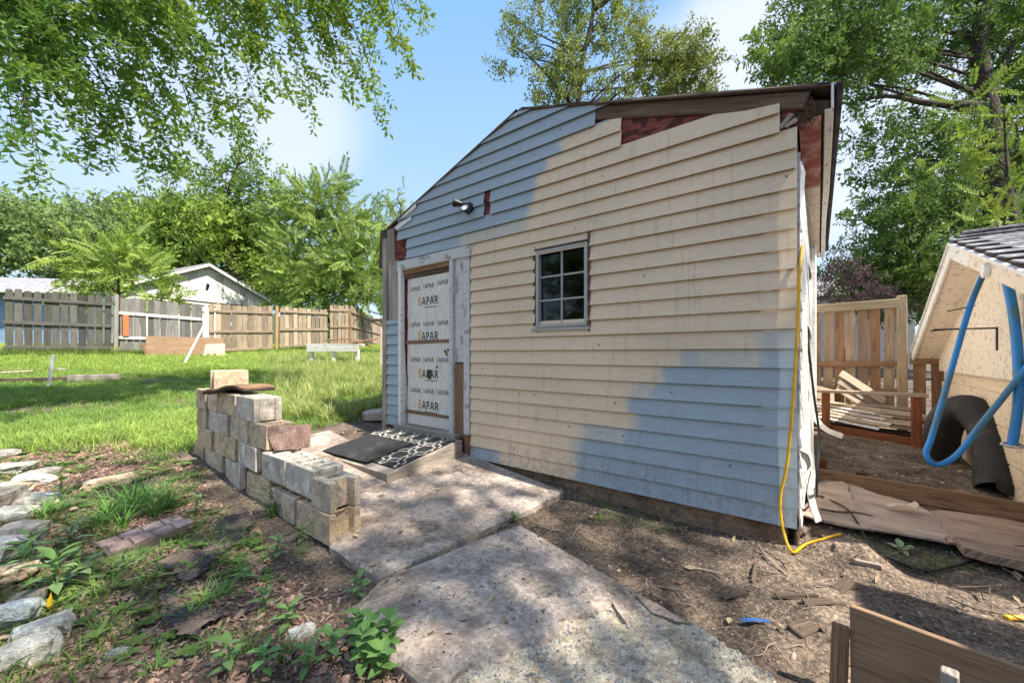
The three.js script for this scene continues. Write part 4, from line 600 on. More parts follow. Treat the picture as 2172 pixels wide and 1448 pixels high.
{ // low white bench in the tall grass, with loose sticks behind
  const p = at(712, 735, 10.6), o = thing('white_bench', 'low white bench half hidden in tall grass', 'bench', [p.x, 1.16, p.z], -0.05);
  for (let i = 0; i < 2; i++) part('seat_board', cbox(1.45, 0.05, 0.16, 0.005, 0.006), M.whitegrey, o, [0, 0.24, -0.1 + i * 0.19]); part('apron', cbox(1.4, 0.15, 0.03, 0.004, 0.005), M.whitegrey, o, [0, 0.14, 0.17]);
  for (const x of [-0.62, 0.0, 0.62]) part('leg', cbox(0.09, 0.5, 0.09, 0.005, 0.005), M.white, o, [x, -0.05, 0.08]);
  const stick = 'brown scrap stick piled behind the white bench'; for (const [x0, y0, x1, y1, d] of [[690, 722, 745, 718, 12.5], [735, 728, 800, 718, 12], [750, 722, 790, 736, 12.2], [700, 728, 780, 730, 12]]) plank('scrap_stick', at(x0, y0, d), at(x1, y1, d + 0.4), 0.07, 0.05, M.brown, stick, 'stick', { group: 'sticks behind the bench' }); }
{ const a = at(800, 678, 9.6), b = at(822, 676, 9.9); const o = thing('leaning_rail', 'pale upright stick with a short crossbar beside the shed corner', 'stick'); part('upright', cbox(0.05, 1.5, 0.04, 0.005, 0.004), M.pale, o, [at(808, 700, 9.6).x, 1.3, -9.6]); part('crossbar', cbox(0.42, 0.07, 0.05, 0.005, 0.006), M.dark, o, [at(808, 700, 9.6).x, 1.98, -9.56]); }

// ───────────────────────── buildings beyond the fence ─────────────────────────
{
  const p = V(-15.45, 0, -20), ry = Math.PI / 2 - Math.atan2(0.44, 0.9) * 1, o = thing('white_garage', 'white gabled garage with peeling paint behind the fence', 'garage', [p.x, 0, p.z], Math.atan2(0.9, 0.44));
  const hw = 3.2, ap = 5.66, ev = 4.15, m = M.white;
  const g = extrude(shapeOf([[-hw, 1], [hw, 1], [hw, ev], [0, ap - 0.02], [-hw, ev]]), 0.1, 0); part('gable_wall', g, m, o, [0, 0, -0.12]);
  for (let i = 0; i < 16; i++) { const x = -hw + (i + 0.5) * 0.4, h = lerp(ev, ap, 1 - Math.abs(x) / hw) - 0.16 - 3.75; if (h > 0.08) part('gable_board', cbox(0.385, h, 0.014, 0.003, 0.003), i % 3 ? m : M.whitegrey, o, [x, 3.75 + h / 2, -0.004]); }
  part('trim_board', cbox(5.6, 0.14, 0.05, 0.006, 0.004), m, o, [0, 3.68, 0.03]); part('trim_board', cbox(5.6, 0.04, 0.09, 0.006, 0.004), M.dark, o, [0, 3.77, 0.045]);
  for (let i = 0; i < 14; i++) part('wall_board', cbox(0.42, 2.5, 0.014, 0.003, 0.003), i % 4 ? m : M.whitegrey, o, [-hw + 0.22 + i * 0.455, 2.35, -0.005]);
  part('vent_hole', stone(0.16, 0.42, 0.03, 4, 2, 0.3), M.black, o, [0.05, 4.55, 0.008], [0, 0, -0.2]);
  const a = Math.atan2(ap - ev, hw), L = Math.hypot(hw, ap - ev) + 0.35;
  for (const s of [-1, 1]) { part('roof_slope', cbox(L, 0.05, 7, 0.01), M.shingle, o, [s * (hw + 0.3) / 2, (ap + ev) / 2 - 0.02, -3.2], [0, 0, -s * a]); part('rake_board', cbox(L, 0.13, 0.03, 0.005), M.white, o, [s * (hw + 0.3) / 2, (ap + ev) / 2 - 0.1, 0.28], [0, 0, -s * a]); }
  part('side_wall', cbox(0.1, 3.2, 6.6, 0.01), m, o, [-hw + 0.05, 2.5, -3.45]); part('side_wall', cbox(0.1, 3.2, 6.6, 0.01), m, o, [hw - 0.05, 2.5, -3.45]);
}
{ // blue house with a pale roof
  const o = thing('blue_house', 'low blue-grey house with pale roof behind the dark fence', 'house', [-23, 0, -18], 0.14); M.bluewall = conc(rgb(136, 160, 190), 56, rgb(116, 140, 172), 0.4, 1, 0.002);
  for (let k = 0; k < 14; k++) part('siding_board', cbox(9, 0.21, 0.03, 0.004, 0.002), M.bluewall, o, [0, 1.2 + k * 0.2, 0.02], [0.08, 0, 0]); part('wall', cbox(8.9, 3.2, 0.12, 0.01), M.bluewall, o, [0, 2.5, -0.1]);
  M.paleroof = conc(rgb(150, 148, 154), 57, rgb(126, 124, 130), 0.6, 0.8, 0.004); const a = 0.34; for (let k = 0; k < 8; k++) part('roof_course', cbox(9.8, 0.02, 0.46, 0.004, 0.004), M.paleroof, o, [0, 4.02 + k * 0.4 * Math.sin(a), 0.42 - k * 0.4 * Math.cos(a)], [a - 0.02, 0, 0]);
  part('roof_deck', cbox(9.6, 0.06, 3.3, 0.01), M.dark, o, [0, 4.4, -0.9], [a, 0, 0]); part('gutter', cbox(9.8, 0.14, 0.12, 0.02), M.white, o, [0, 3.93, 0.66]); part('vent', reUV(new THREE.ConeGeometry(0.16, 0.32, 8)), M.dark, o, [1.7, 4.5, -0.3]); part('back_wall', cbox(8.9, 3.4, 0.1), M.bluewall, o, [0, 2.4, -2.4]);
}
{ // pale house beyond the shed's far corner
  const o = thing('white_house', 'plain white house wall glimpsed past the shed eave', 'house', [12.6, 0, -15.5], -0.62); part('wall', cbox(4.5, 3.2, 0.2, 0.02), M.white, o, [0, 2.1, 0]); for (let k = 0; k < 12; k++) part('siding_board', cbox(4.5, 0.25, 0.02, 0.003, 0.002), tint(M.white, 1.05, 1.05, 1.06), o, [0, 0.7 + k * 0.25, 0.115], [0.05, 0, 0]); part('window', cbox(0.7, 0.9, 0.05, 0.01), std({ color: 0x9fb4c8, roughness: 0.1 }), o, [-0.9, 2.2, 0.13]); part('window_frame', cbox(0.82, 0.06, 0.08, 0.01), M.vinyl, o, [-0.9, 1.72, 0.13]); part('roof', cbox(5, 0.12, 3.4, 0.02), M.shingle, o, [0, 3.95, -1.2], [0.35, 0, 0]);
}
// ───────────────────────── outbuilding and yard on the right ─────────────────────────
const OB = V(4.16, 0, -3.25), obl = (x, y, z) => V(x, y, z).applyAxisAngle(V(0, 1, 0), TH).add(OB);
{
  const o = thing('outbuilding', 'low cream outbuilding with grey shingle roof and wide soffit', 'outbuilding', OB.toArray(), TH);
  const ZA = -0.556, YA = 2.27, zf = -2.64, sF = 0.528, sN = 0.32, zn = 1.9, top = (z) => (z < ZA ? YA - sF * (ZA - z) : YA - sN * (z - ZA));
  // wall: cream boards over a rendered block base
  M.base = tint(M.cream, 0.94, 0.88, 0.78);
  part('wall_core', (() => { const g = extrude(shapeOf([[-2.5, -0.3], [1.8, -0.3], [1.8, top(1.8) - 0.06], [ZA, YA - 0.07], [-2.5, top(-2.5) - 0.06]]), 0.12, 0); g.rotateY(-Math.PI / 2); g.translate(0.15, 0, 0); return g; })(), M.base, o);
  for (let k = 0; k < 3; k++) for (let i = 0; i < 9; i++) { const z0 = -2.5 + i * 0.48 + (k % 2) * 0.2, z1 = Math.min(z0 + 0.472, 1.8); if (z1 - z0 < 0.1) continue; part('base_block', cbox(0.04, 0.29, z1 - z0, 0.005, 0.003), M.base, o, [0.012, 0.075 + k * 0.295, (z0 + z1) / 2]); }
  const lv = [0.945, 1.185, 1.475, 1.76, 2.03, 2.26];
  for (let k = 0; k < 5; k++) { let p = [[-2.53, lv[k] + 0.004], [1.8, lv[k] + 0.004], [1.8, lv[k + 1]], [-2.53, lv[k + 1]]]; p = clip(p, -sF, 1, YA - sF * ZA - 0.07); p = clip(p, sN, 1, YA + sN * ZA - 0.07); if (p.length > 2) { const g = extrude(shapeOf(p), 0.014, 0.003); g.rotateY(-Math.PI / 2); part('wall_board', g, M.cream, o, [-0.012, 0, 0], [0, 0, 0.0]); } }
  part('end_wall', cbox(4, 1.5, 0.1, 0.01), M.cream, o, [2.1, 0.45, -2.45]); part('far_wall', cbox(0.1, 2.2, 4.2, 0.01), M.cream, o, [4, 0.6, -0.3]); part('near_wall', cbox(4, 1.7, 0.1, 0.01), M.cream, o, [2.1, 0.6, 1.75]);
  // roof
  const slope = (z0, z1) => { const y0 = top(z0), y1 = top(z1), L = Math.hypot(z1 - z0, y1 - y0), a = Math.atan2(y0 - y1, z1 - z0); return { L, a, z: (z0 + z1) / 2, y: (y0 + y1) / 2 }; };
  const Ff = slope(zf - 0.02, ZA), Nn = slope(ZA, zn);
  part('roof_deck', cbox(4.5, 0.03, Ff.L, 0.004), M.dark, o, [1.98, Ff.y - 0.015, Ff.z], [Ff.a, 0, 0]); part('roof_deck', cbox(4.5, 0.03, Nn.L, 0.004), M.dark, o, [1.98, Nn.y - 0.015, Nn.z], [Nn.a, 0, 0]);
  const sm = [M.shingle, tint(M.shingle, 0.85, 0.85, 0.88), tint(M.shingle, 1.15, 1.14, 1.16)];
  const rs = rngOf(12), rowD = 0.135, gS = [0, 1, 2].map(() => cbox(0.3, 0.012, 0.19, 0.002, 0.002)); for (let k = 0; k * rowD < Nn.L - 0.05; k++) for (let i = 0; i < 14; i++) { const x = -0.13 + (k % 2) * 0.15 + i * 0.305, t = (k + 0.5) * rowD; if (x > 4.1) continue; part('roof_shingle', gS[i % 3], sm[Math.floor(rs() * 3)], o, [x, YA - Math.sin(Nn.a) * t + 0.014, ZA + Math.cos(Nn.a) * t], [Nn.a - 0.05, 0, 0]); }
  for (let k = 0; k * rowD < Ff.L - 0.05; k++) part('shingle_course', cbox(4.4, 0.012, 0.19, 0.002, 0.002), sm[k % 3], o, [1.98, top(zf) + Math.sin(-Ff.a) * (k + 0.5) * rowD + 0.014, zf + Math.cos(Ff.a) * (k + 0.5) * rowD], [Ff.a + 0.05, 0, 0]);
  part('ridge_cap', cbox(4.45, 0.02, 0.2, 0.006), M.shingle, o, [1.98, YA + 0.012, ZA]);
  // rake boards and soffit
  part('rake_board', cbox(0.025, 0.11, Ff.L + 0.02, 0.004, 0.002), M.white, o, [-0.27, Ff.y - 0.085, Ff.z], [Ff.a, 0, 0]);
  part('rake_board', cbox(0.025, 0.13, 0.62, 0.004, 0.002), M.white, o, [-0.27, YA - 0.1 - 0.1, ZA + 0.29], [Nn.a, 0, 0]); part('rake_board', cbox(0.025, 0.13, Nn.L - 0.62, 0.004, 0.003), M.cream, o, [-0.27, YA - 0.1 - sN * (0.6 + (zn - ZA - 0.6) / 2), ZA + 0.6 + (zn - ZA - 0.6) / 2], [Nn.a, 0, 0]);
  part('soffit', cbox(0.25, 0.012, Ff.L - 0.04, 0.003), M.cream, o, [-0.13, Ff.y - 0.12, Ff.z], [Ff.a, 0, 0]); part('soffit', cbox(0.25, 0.012, Nn.L - 0.04, 0.003), M.cream, o, [-0.13, Nn.y - 0.14, Nn.z], [Nn.a, 0, 0]);
  part('trim_lip', cbox(0.03, 0.03, Ff.L, 0.004), M.whitegrey, o, [-0.285, Ff.y - 0.02, Ff.z], [Ff.a, 0, 0]); part('trim_lip', cbox(0.03, 0.03, Nn.L, 0.004), M.white, o, [-0.287, Nn.y - 0.03, Nn.z], [Nn.a, 0, 0]);
  part('vent_cap', reUV(new THREE.CylinderGeometry(0.055, 0.06, 0.03, 8).rotateZ(Math.PI / 2)), M.white, o, [-0.3, 1.8, 0.55]);
  const br = new THREE.Group(); br.name = 'bracket'; o.add(br); br.position.set(-0.02, 1.4, -0.35); part('arm', cbox(0.42, 0.015, 0.02, 0.002), M.black, br, [-0.2, 0, 0]); part('strap', cbox(0.014, 0.2, 0.03, 0.002), M.black, br, [-0.012, -0.1, 0]);
  part('wood_chock', cbox(0.05, 0.16, 0.06, 0.004, 0.004), M.cedar, o, [-0.03, 1.86, 0.12], [0.3, 0, 0]);
}
{ // main house behind the camera on the right: only its shade reaches the picture
  const o = thing('house', 'cream house whose eave shades the soil beside the plywood', 'house', OB.toArray(), TH); const g = cbox(5, 3.1, 6.5, 0.02); part('wall', g, M.cream, o, [3.74, 1.3, 5.6]);
  for (let k = 0; k < 12; k++) part('siding_board', cbox(0.02, 0.25, 6.5, 0.004), M.cream, o, [1.225, -0.1 + k * 0.24, 5.6], [0, 0, 0.06]);
  part('roof', (() => { const e = extrude(shapeOf([[0.74, 2.93], [0.74, 3.03], [3.6, 4.4], [6.5, 3.03], [6.5, 2.9]]), 7, 0.01); return e; })(), M.shingle, o, [0.12, 0, 2.1]);
}
// hoses
{
  const h = thing('blue_hose', 'thick blue hose hanging in a long loop from the soffit', 'hose');
  const P = [[2092, 570, 3.42], [2062, 640, 3.4], [2030, 745, 3.38], [2000, 850, 3.34], [1976, 930, 3.28], [1966, 966, 3.25], [1984, 986, 3.22], [2022, 972, 3.18], [2082, 900, 3.12], [2150, 815, 3.06], [2200, 750, 3.0]].map((p) => at(...p)); part('hose_body', tube(P, 0.021, 90, 14), M.blue, h); part('coupling', tube([P[0].clone().lerp(P[1], -0.01), P[0].clone().lerp(P[1], 0.05)], 0.025, 3, 14), M.blackplastic, h);
  const k = thing('blue_pipe', 'scuffed blue pipe hanging upright with a white flange at its foot', 'pipe'); const Q = [[2136, 588, 3.16], [2150, 660, 3.12], [2160, 760, 3.08], [2160, 860, 3.05], [2148, 945, 3.04]].map((p) => at(...p)); part('pipe_body', tube(Q, 0.03, 40, 14), M.blue, k);
  const fl = reUV(new THREE.TorusGeometry(0.05, 0.011, 10, 28).rotateX(Math.PI / 2)); part('flange', fl, M.whitegrey, k, Q[4].clone().add(V(0, 0.005, 0)).toArray(), [0.1, 0, 0.1]);
  const wire = thing('prop_wire', 'thin dark wire sticking out beside the blue hose', 'wire'); part('strand', tube([at(1975, 702, 3.45), at(2030, 697, 3.44), at(2066, 697, 3.6)], 0.006, 8, 6), M.black, wire); part('strand', tube([at(2010, 660, 3.5), at(2050, 652, 3.4), at(2070, 648, 3.55)], 0.005, 8, 6), M.black, wire);
}
{ // black corrugated drain pipe, bent over, torn at the end
  const P = [[2000, 962, 4.42], [1998, 925, 4.35], [2016, 882, 4.2], [2054, 868, 4.0], [2090, 898, 3.8], [2110, 955, 3.62], [2116, 1005, 3.5], [2118, 1042, 3.42]].map((p) => at(...p)); const o = thing('drain_pipe', 'black corrugated drain pipe bent over against the outbuilding wall', 'pipe');
  part('pipe_body', tube(P, 0.14, 320, 24, (t) => 1 + 0.045 * Math.sin(t * 300) + 0.02 * wn(t * 9, 1, 1, 3) , false), M.blackplastic, o); part('pipe_lining', tube(P, 0.126, 80, 20, undefined, false), M.black, o);
  const e = P[7], d = e.clone().sub(P[6]).normalize(); part('torn_flap', ribbon([e.clone().add(V(-0.09, 0.1, 0.06)), e.clone().add(V(-0.04, 0.05, 0.11)), e.clone().add(V(0.05, 0.04, 0.1)), e.clone().add(V(0.1, 0.08, 0.04))], V(0, 0.1, 0), 0.012, 10), M.blackplastic, o);
}
// fence between shed and outbuilding
{
  const wm = [tint(M.fencewarm, 0.95, 0.88, 0.8), tint(M.fencewarm, 0.72, 0.64, 0.56), tint(M.brown, 1.2, 1.15, 1.1), M.brown];
  const side = fencePanel([4.66, 6.16], [5.40, 5.575], [0.1, 0.1], [1.84, 1.88], 'upright board fence panel between the shed and the outbuilding', wm, { seed: 21, pw: 0.112, gap: 0.022, flat: true, rails: [0.52, 0.3], railMat: M.brown });
  const c = V(5.03, 1.865, -5.85), ry = Math.atan2(0.585, 0.74) * 1; { const m = part('top_rail', cbox(0.98, 0.12, 0.04, 0.005, 0.004), tint(M.fencewarm, 0.95, 0.93, 0.8), scene, [c.x - 0.02, c.y, c.z + 0.05], [0, -Math.atan2(0.585, 0.74), 0.02]); side.updateMatrixWorld(true); side.attach(m); }
  post(side, 5.44, 5.52, 0.05, 1.98, tint(M.fencewarm, 1.0, 0.96, 0.82), 0.105, TH);
  fencePanel([5.5, 5.46], [5.78, 5.24], [0.1, 0.1], [1.12, 1.13], 'low dark fence panel butting the outbuilding corner', [M.brown, tint(M.brown, 0.8, 0.75, 0.7)], { seed: 23, pw: 0.12, gap: 0.014, flat: true, rails: [0.95], railMat: M.brown });
}
// cedar bed frame and the pile of boards behind it
{
  const A = V(4.3, 0, -5.5), B = V(5.04, 0, -4.93), d = B.clone().sub(A).normalize(), L = A.distanceTo(B), ry = Math.atan2(-d.z, d.x), o = thing('cedar_frame', 'red-brown timber frame standing in the side yard', 'frame', A.toArray(), ry);
  part('post', cbox(0.09, 0.62, 0.09, 0.006, 0.004), M.cedar, o, [0.05, 0.34, 0]); part('post', cbox(0.09, 0.74, 0.09, 0.006, 0.004), M.cedar, o, [L, 0.28, 0]); part('top_rail', cbox(L + 0.2, 0.04, 0.14, 0.005, 0.004), M.fencewarm, o, [L / 2, 0.655, 0]);
  part('low_rail', cbox(L, 0.1, 0.04, 0.005, 0.004), M.cedar, o, [L / 2 + 0.02, 0.1, -0.03], [0, 0, -0.1]); part('low_rail', cbox(L, 0.05, 0.09, 0.005, 0.004), M.brown, o, [L / 2 + 0.02, 0.035, 0.06], [0, 0, -0.1]);
  const r = rngOf(8), lab = 'loose pale board in the pile behind the cedar frame'; const put = (a, y, c, len, w, mat, turn, tilt = 0, l = lab) => { const p = A.clone().addScaledVector(d, a).addScaledVector(BK, c), m = solo('loose_board', cbox(len, 0.022, w, 0.004, 0.006), mat, l, 'board', 'boards piled behind the cedar frame', [p.x, y, p.z]); m.rotation.set(tilt, ry + turn, rr(-0.03, 0.03, r)); };
  for (let i = 0; i < 8; i++) put(0.3 + rr(-0.1, 0.1, r), 0.24 + i * 0.028, 0.14 + i * 0.04, 0.75, 0.12, i % 2 ? M.pale : M.white, -0.22 + rr(-0.06, 0.06, r), 0.15);
  for (let i = 0; i < 7; i++) put(0.72 + rr(-0.08, 0.08, r), 0.23 + i * 0.036, 0.16 + i * 0.05, 0.7, 0.13, i % 3 ? M.pale : M.fencewarm, 0.02 + rr(-0.05, 0.05, r), 0.12);
  for (let i = 0; i < 3; i++) put(0.42 + i * 0.02, 0.5 + i * 0.098, 0.42 + i * 0.012, 0.68, 0.11, i === 1 ? M.grey : tint(M.pale, 0.95, 0.92, 0.92), 0.02, 1.35, 'pale grey board leaning upright behind the cedar frame');
  put(0.02, 0.58, 0.5, 0.3, 0.2, M.fencewarm, 0.4, 1.2, 'short tan board leaning at the shed corner'); for (let i = 0; i < 2; i++) put(0.6, 0.13, 0.3 + i * 0.14, 1.0, 0.15, M.dark, 0.03, 0.05, 'dark bottom board under the pile behind the cedar frame');
}
plank('edging_board', gp(1722, 1008, 0.09), gp(2230, 1098, 0.09), 0.035, 0.15, M.brown, 'long brown edging board laid across the side yard', 'board');
const stk = (px, py, h, w, mat) => { const p = gp(px, py); solo('wood_peg', cbox(w, h + 0.1, w * 0.7, 0.005, 0.005), mat, 'short square wooden peg driven in beside the edging board', 'peg', 'pegs along the edging board', [p.x, p.y + h / 2 - 0.04, p.z], [0, TH + 0.1, rr(-0.05, 0.05)]); };
stk(1743, 998, 0.11, 0.08, M.cedar); stk(1828, 1016, 0.06, 0.08, M.dark); stk(2042, 1056, 0.05, 0.1, M.brown);
function veneer(name, label, cat, pts, mat, lift, th, seed, wave = 0.02) {   // thin board or sheet lying on the soil, with thickness and worn edges
  const yy = (x, z) => Y(x, z) + lift + wave * (wf(x * 0.8 + z * 0.5, z - x * 0.5, 2.4, seed + 3) - 0.5);
  const q = rough(rough(pts.map(([a, b]) => gp(a, b, lift)), 0.11, 0.03, seed), 0.025, 0.008, seed + 5); for (const p of q) p.y = yy(p.x, p.z);
  const g = prism(q, th, 0, 0.003), uv = g.attributes.uv; for (let i = 0; i < uv.count; i++) { const u = uv.getX(i), v = uv.getY(i); uv.setXY(i, u * 0.79 + v * 0.61 + seed, v * 0.79 - u * 0.61); } return solo(name, g, mat, label, cat);
}
veneer('rotten_sheet', 'pale rotten plywood sheet with ragged edge beside the shed corner', 'plywood', [[1716, 1030], [1770, 1012], [1850, 1042], [1960, 1076], [1990, 1096], [2012, 1152], [1890, 1128], [1790, 1112], [1704, 1092]], M.rotten, 0.075, 0.014, 31, 0.035);
veneer('rotten_sheet', 'upper torn layer of plywood lying on the pale sheet', 'plywood', [[1722, 1030], [1790, 1020], [1810, 1060], [1850, 1090], [1740, 1078]], tint(M.rotten, 1.12, 1.1, 1.06), 0.096, 0.008, 37, 0.012);
veneer('rotten_sheet', 'brown warped plywood sheet against the edging board', 'plywood', [[1972, 1082], [2080, 1094], [2230, 1122], [2240, 1158], [2100, 1158], [2014, 1154]], tint(M.rotten, 0.8, 0.74, 0.68), 0.07, 0.014, 41, 0.035);
veneer('rotten_sheet', 'front brown sheet with a thick layered edge beside the black cable', 'plywood', [[2022, 1136], [2110, 1150], [2240, 1168], [2250, 1215], [2120, 1178], [2050, 1160]], tint(M.rotten, 0.68, 0.62, 0.57), 0.105, 0.05, 43, 0.02);
{ const p = gp(1912, 1078, 0.1); const g = ribbon([V(-0.08, 0.0, 0), V(-0.04, 0.022, 0.0), V(0.01, 0.028, 0), V(0.06, 0.02, 0), V(0.1, 0.045, -0.015)], (t) => V(0.01, 0.012 * Math.sin(t * 5), 0.075 * Math.sin(0.3 + t * 2.6) + 0.008), 0.003, 22); solo('bark_piece', g, M.pale, 'curled pale piece of bark on the rotten plywood', 'bark', undefined, [p.x, p.y + 0.002, p.z], [0, -0.3, 0]); }
// plywood panel standing in the front corner, and its stake
{
  const a = V(1.24, 0, -1.45), b = V(1.86, 0, -0.735), c = a.clone().lerp(b, 0.5), L = a.distanceTo(b), ry = Math.atan2(-(b.z - a.z), b.x - a.x), o = thing('plywood_panel', 'brown plywood panel standing on edge as a bed border', 'plywood', [c.x, 0, c.z], ry);
  part('sheet', cbox(L, 0.36, 0.018, 0.003, 0.003), M.ply, o, [0, 0.075, 0]); part('end_cleat', cbox(0.05, 0.3, 0.03, 0.004, 0.004), M.brown, o, [-L / 2 - 0.03, 0.02, 0.01], [0, 0, -0.03]);
  const s = at(2022, 1405, 1.19); solo('wood_stake', cbox(0.038, 0.3, 0.03, 0.004, 0.004), M.grey, 'short wooden stake in front of the plywood panel', 'stake', undefined, [s.x - 0.035, s.y - 0.15, s.z + 0.03], [0, ry, 0.02]);
}
// wood scraps on the soil
for (const [px, py, l, w, ry, m] of [[1560, 1268, 0.16, 0.03, 0.2, M.dark], [1690, 1285, 0.2, 0.035, -0.05, M.dark], [1735, 1300, 0.15, 0.03, 0.1, M.dark], [1790, 1245, 0.14, 0.06, 0.5, M.dark], [1705, 1345, 0.12, 0.07, 0.3, M.dark], [1600, 1220, 0.2, 0.02, 0.9, M.dark], [1450, 1235, 0.1, 0.02, 0.6, M.dark], [1840, 1215, 0.13, 0.025, -0.4, M.grey]]) { const p = gp(px, py); solo('wood_scrap', cbox(l, 0.022, w, 0.005, 0.007), m, 'dark splintered wood scrap lying on the soil beside the path', 'wood scrap', 'wood scraps on the soil', [p.x, groundY(p.x, p.z) + 0.012, p.z], [rr(-0.1, 0.1), ry, rr(-0.08, 0.08)]); }
// cords
{
  const P = [V(0.03, 1.86, -0.03), V(0.02, 1.74, 0.03), V(0.012, 1.5, 0.04), V(-0.008, 1.02, 0.042), V(-0.048, 0.47, 0.045), V(-0.082, 0.24, 0.06), V(-0.06, 0.06, 0.12), V(-0.02, -0.02, 0.18)].map(local); const e = [gp(1712, 1164), gp(1750, 1168), gp(1785, 1172)]; for (const p of e) p.y = groundY(p.x, p.z) + 0.012;
  solo('extension_cord', tube([...P, ...e], 0.0085, 140, 8), M.yellow, 'yellow extension cord running down the shed corner to the soil', 'cord');
  const Q = [V(0.05, 1.3, -0.2), V(0.085, 0.9, -0.3), V(0.115, 0.6, -0.28), V(0.1, 0.3, -0.16)].map(local), f = [[1748, 1080], [1800, 1118], [1850, 1160], [1905, 1196], [1960, 1208], [2020, 1206], [2100, 1194], [2180, 1192], [2300, 1196]].map(([a, b]) => gp(a, b)); f.forEach((p, i) => { p.y = groundY(p.x, p.z) + (i < 1 ? 0.11 : i < 2 ? 0.105 : 0.014); });
  solo('black_cable', tube([...Q, ...f], 0.0075, 160, 8), M.black, 'thin black cable trailing from the shed across the soil', 'cable');
  const y = gp(2155, 1305); solo('yellow_scrap', tube([V(-0.05, 0.012, 0), V(0, 0.02, 0.01), V(0.07, 0.012, 0.03)], 0.012, 10, 8), M.yellow, 'scrap of yellow cord lying on dark soil', 'cord', undefined, [y.x, groundY(y.x, y.z), y.z]);
  const bl = gp(1600, 1325); solo('blue_scrap', ribbon([V(-0.06, 0.012, 0), V(-0.02, 0.022, 0.01), V(0.02, 0.014, 0.0), V(0.06, 0.02, 0.015)], V(0.01, 0, 0.025), 0.002, 8), std({ color: 0x35588a, roughness: 0.5 }), 'scrap of blue plastic strap in the soil', 'plastic', undefined, [bl.x, groundY(bl.x, bl.z) + 0.004, bl.z]);
}
// ───────────────────────── leaves, sprigs, crowns ─────────────────────────
function leafTris(P, base, dir, up, len, wid, fold = 0.25, curl = 0.15) {
  const d = dir.clone().normalize(), s = d.clone().cross(up).normalize(), n = s.clone().cross(d).normalize();
  const m = base.clone().addScaledVector(d, len * 0.45).addScaledVector(n, -len * curl * 0.3), tip = base.clone().addScaledVector(d, len).addScaledVector(n, -len * curl), l = m.clone().addScaledVector(s, wid / 2).addScaledVector(n, wid * fold), r = m.clone().addScaledVector(s, -wid / 2).addScaledVector(n, wid * fold);
  const T3 = (a, b, c) => P.push(a.x, a.y, a.z, b.x, b.y, b.z, c.x, c.y, c.z); T3(base, l, m); T3(l, tip, m); T3(base, m, r); T3(m, tip, r);
}
function sprigGeo(seed, n = 12, len = 0.3, wid = 0.15) {
  const r = rngOf(seed), P = []; for (let i = 0; i < n; i++) { const t = i / n, y = 0.1 + t * 0.85, a = i * 2.4 + rr(-0.5, 0.5, r), dir = V(Math.cos(a), rr(0.1, 0.9, r), Math.sin(a)); leafTris(P, V(Math.cos(a) * 0.03, y, Math.sin(a) * 0.03), dir, V(rr(-0.5, 0.5, r), 1, rr(-0.5, 0.5, r)), len * rr(0.75, 1.15, r), wid * rr(0.8, 1.15, r)); }
  const T = (x, z) => { P.push(x - 0.008, 0, z, x + 0.008, 0, z, 0, 1, 0); }; T(0, 0.006); T(0, -0.006);
  return triGeo(P, 0, [0, 0]);
}
function frondGeo(seed, pairs = 9, len = 0.24, wid = 0.085) {
  const r = rngOf(seed), P = []; const c = (t) => V(0, t * (1 - 0.12 * t), 0.34 * t * t);
  for (let i = 0; i < pairs; i++) { const t = 0.14 + 0.84 * i / pairs, p = c(t), k = 1 - 0.45 * Math.abs(t - 0.5); for (const s of [-1, 1]) leafTris(P, p, V(s * 0.95, 0.45 + rr(-0.12, 0.12, r), 0.35 * t + rr(0, 0.25, r)), V(0, 0.2, -1), len * k * rr(0.85, 1.1, r), wid * rr(0.85, 1.1, r), 0.15, 0.25); }
  leafTris(P, c(1), V(0, 1, 0.5), V(0, 0.2, -1), len * 0.8, wid, 0.15, 0.2); for (let i = 0; i < 6; i++) { const a = c(i / 6), b = c((i + 1) / 6); P.push(a.x - 0.006, a.y, a.z, a.x + 0.006, a.y, a.z, b.x, b.y, b.z); }
  return triGeo(P, 0, [0, 0]);
}
const SPRIG = [sprigGeo(1), sprigGeo(2, 14, 0.26, 0.13), sprigGeo(3, 9, 0.24, 0.1)], FROND = [frondGeo(4), frondGeo(5, 11, 0.2, 0.07)];
const qUp = V(0, 1, 0);
function scatterSprigs(name, parent, list, geo, mat, colours, seed) {       // list: [pos, dir, size]
  const im = new THREE.InstancedMesh(geo, mat, list.length), m = new THREE.Matrix4(), q = new THREE.Quaternion(), q2 = new THREE.Quaternion(), r = rngOf(seed), c = new THREE.Color();
  list.forEach(([p, d, s, k], i) => { q.setFromUnitVectors(qUp, d); q2.setFromAxisAngle(qUp, r() * 6.28); q.multiply(q2); m.compose(p, q, V(s, s, s)); im.setMatrixAt(i, m); const t = clamp((k ?? r()) * 0.75 + r() * 0.25, 0, 1), a = mix3(colours[0], colours[1], t), g = rr(0.82, 1.18, r); im.setColorAt(i, c.setRGB(a[0] * g, a[1] * g, a[2] * g)); });
  im.name = name; im.castShadow = im.receiveShadow = true; im.userData.kind = 'stuff'; parent.add(im); return im;
}
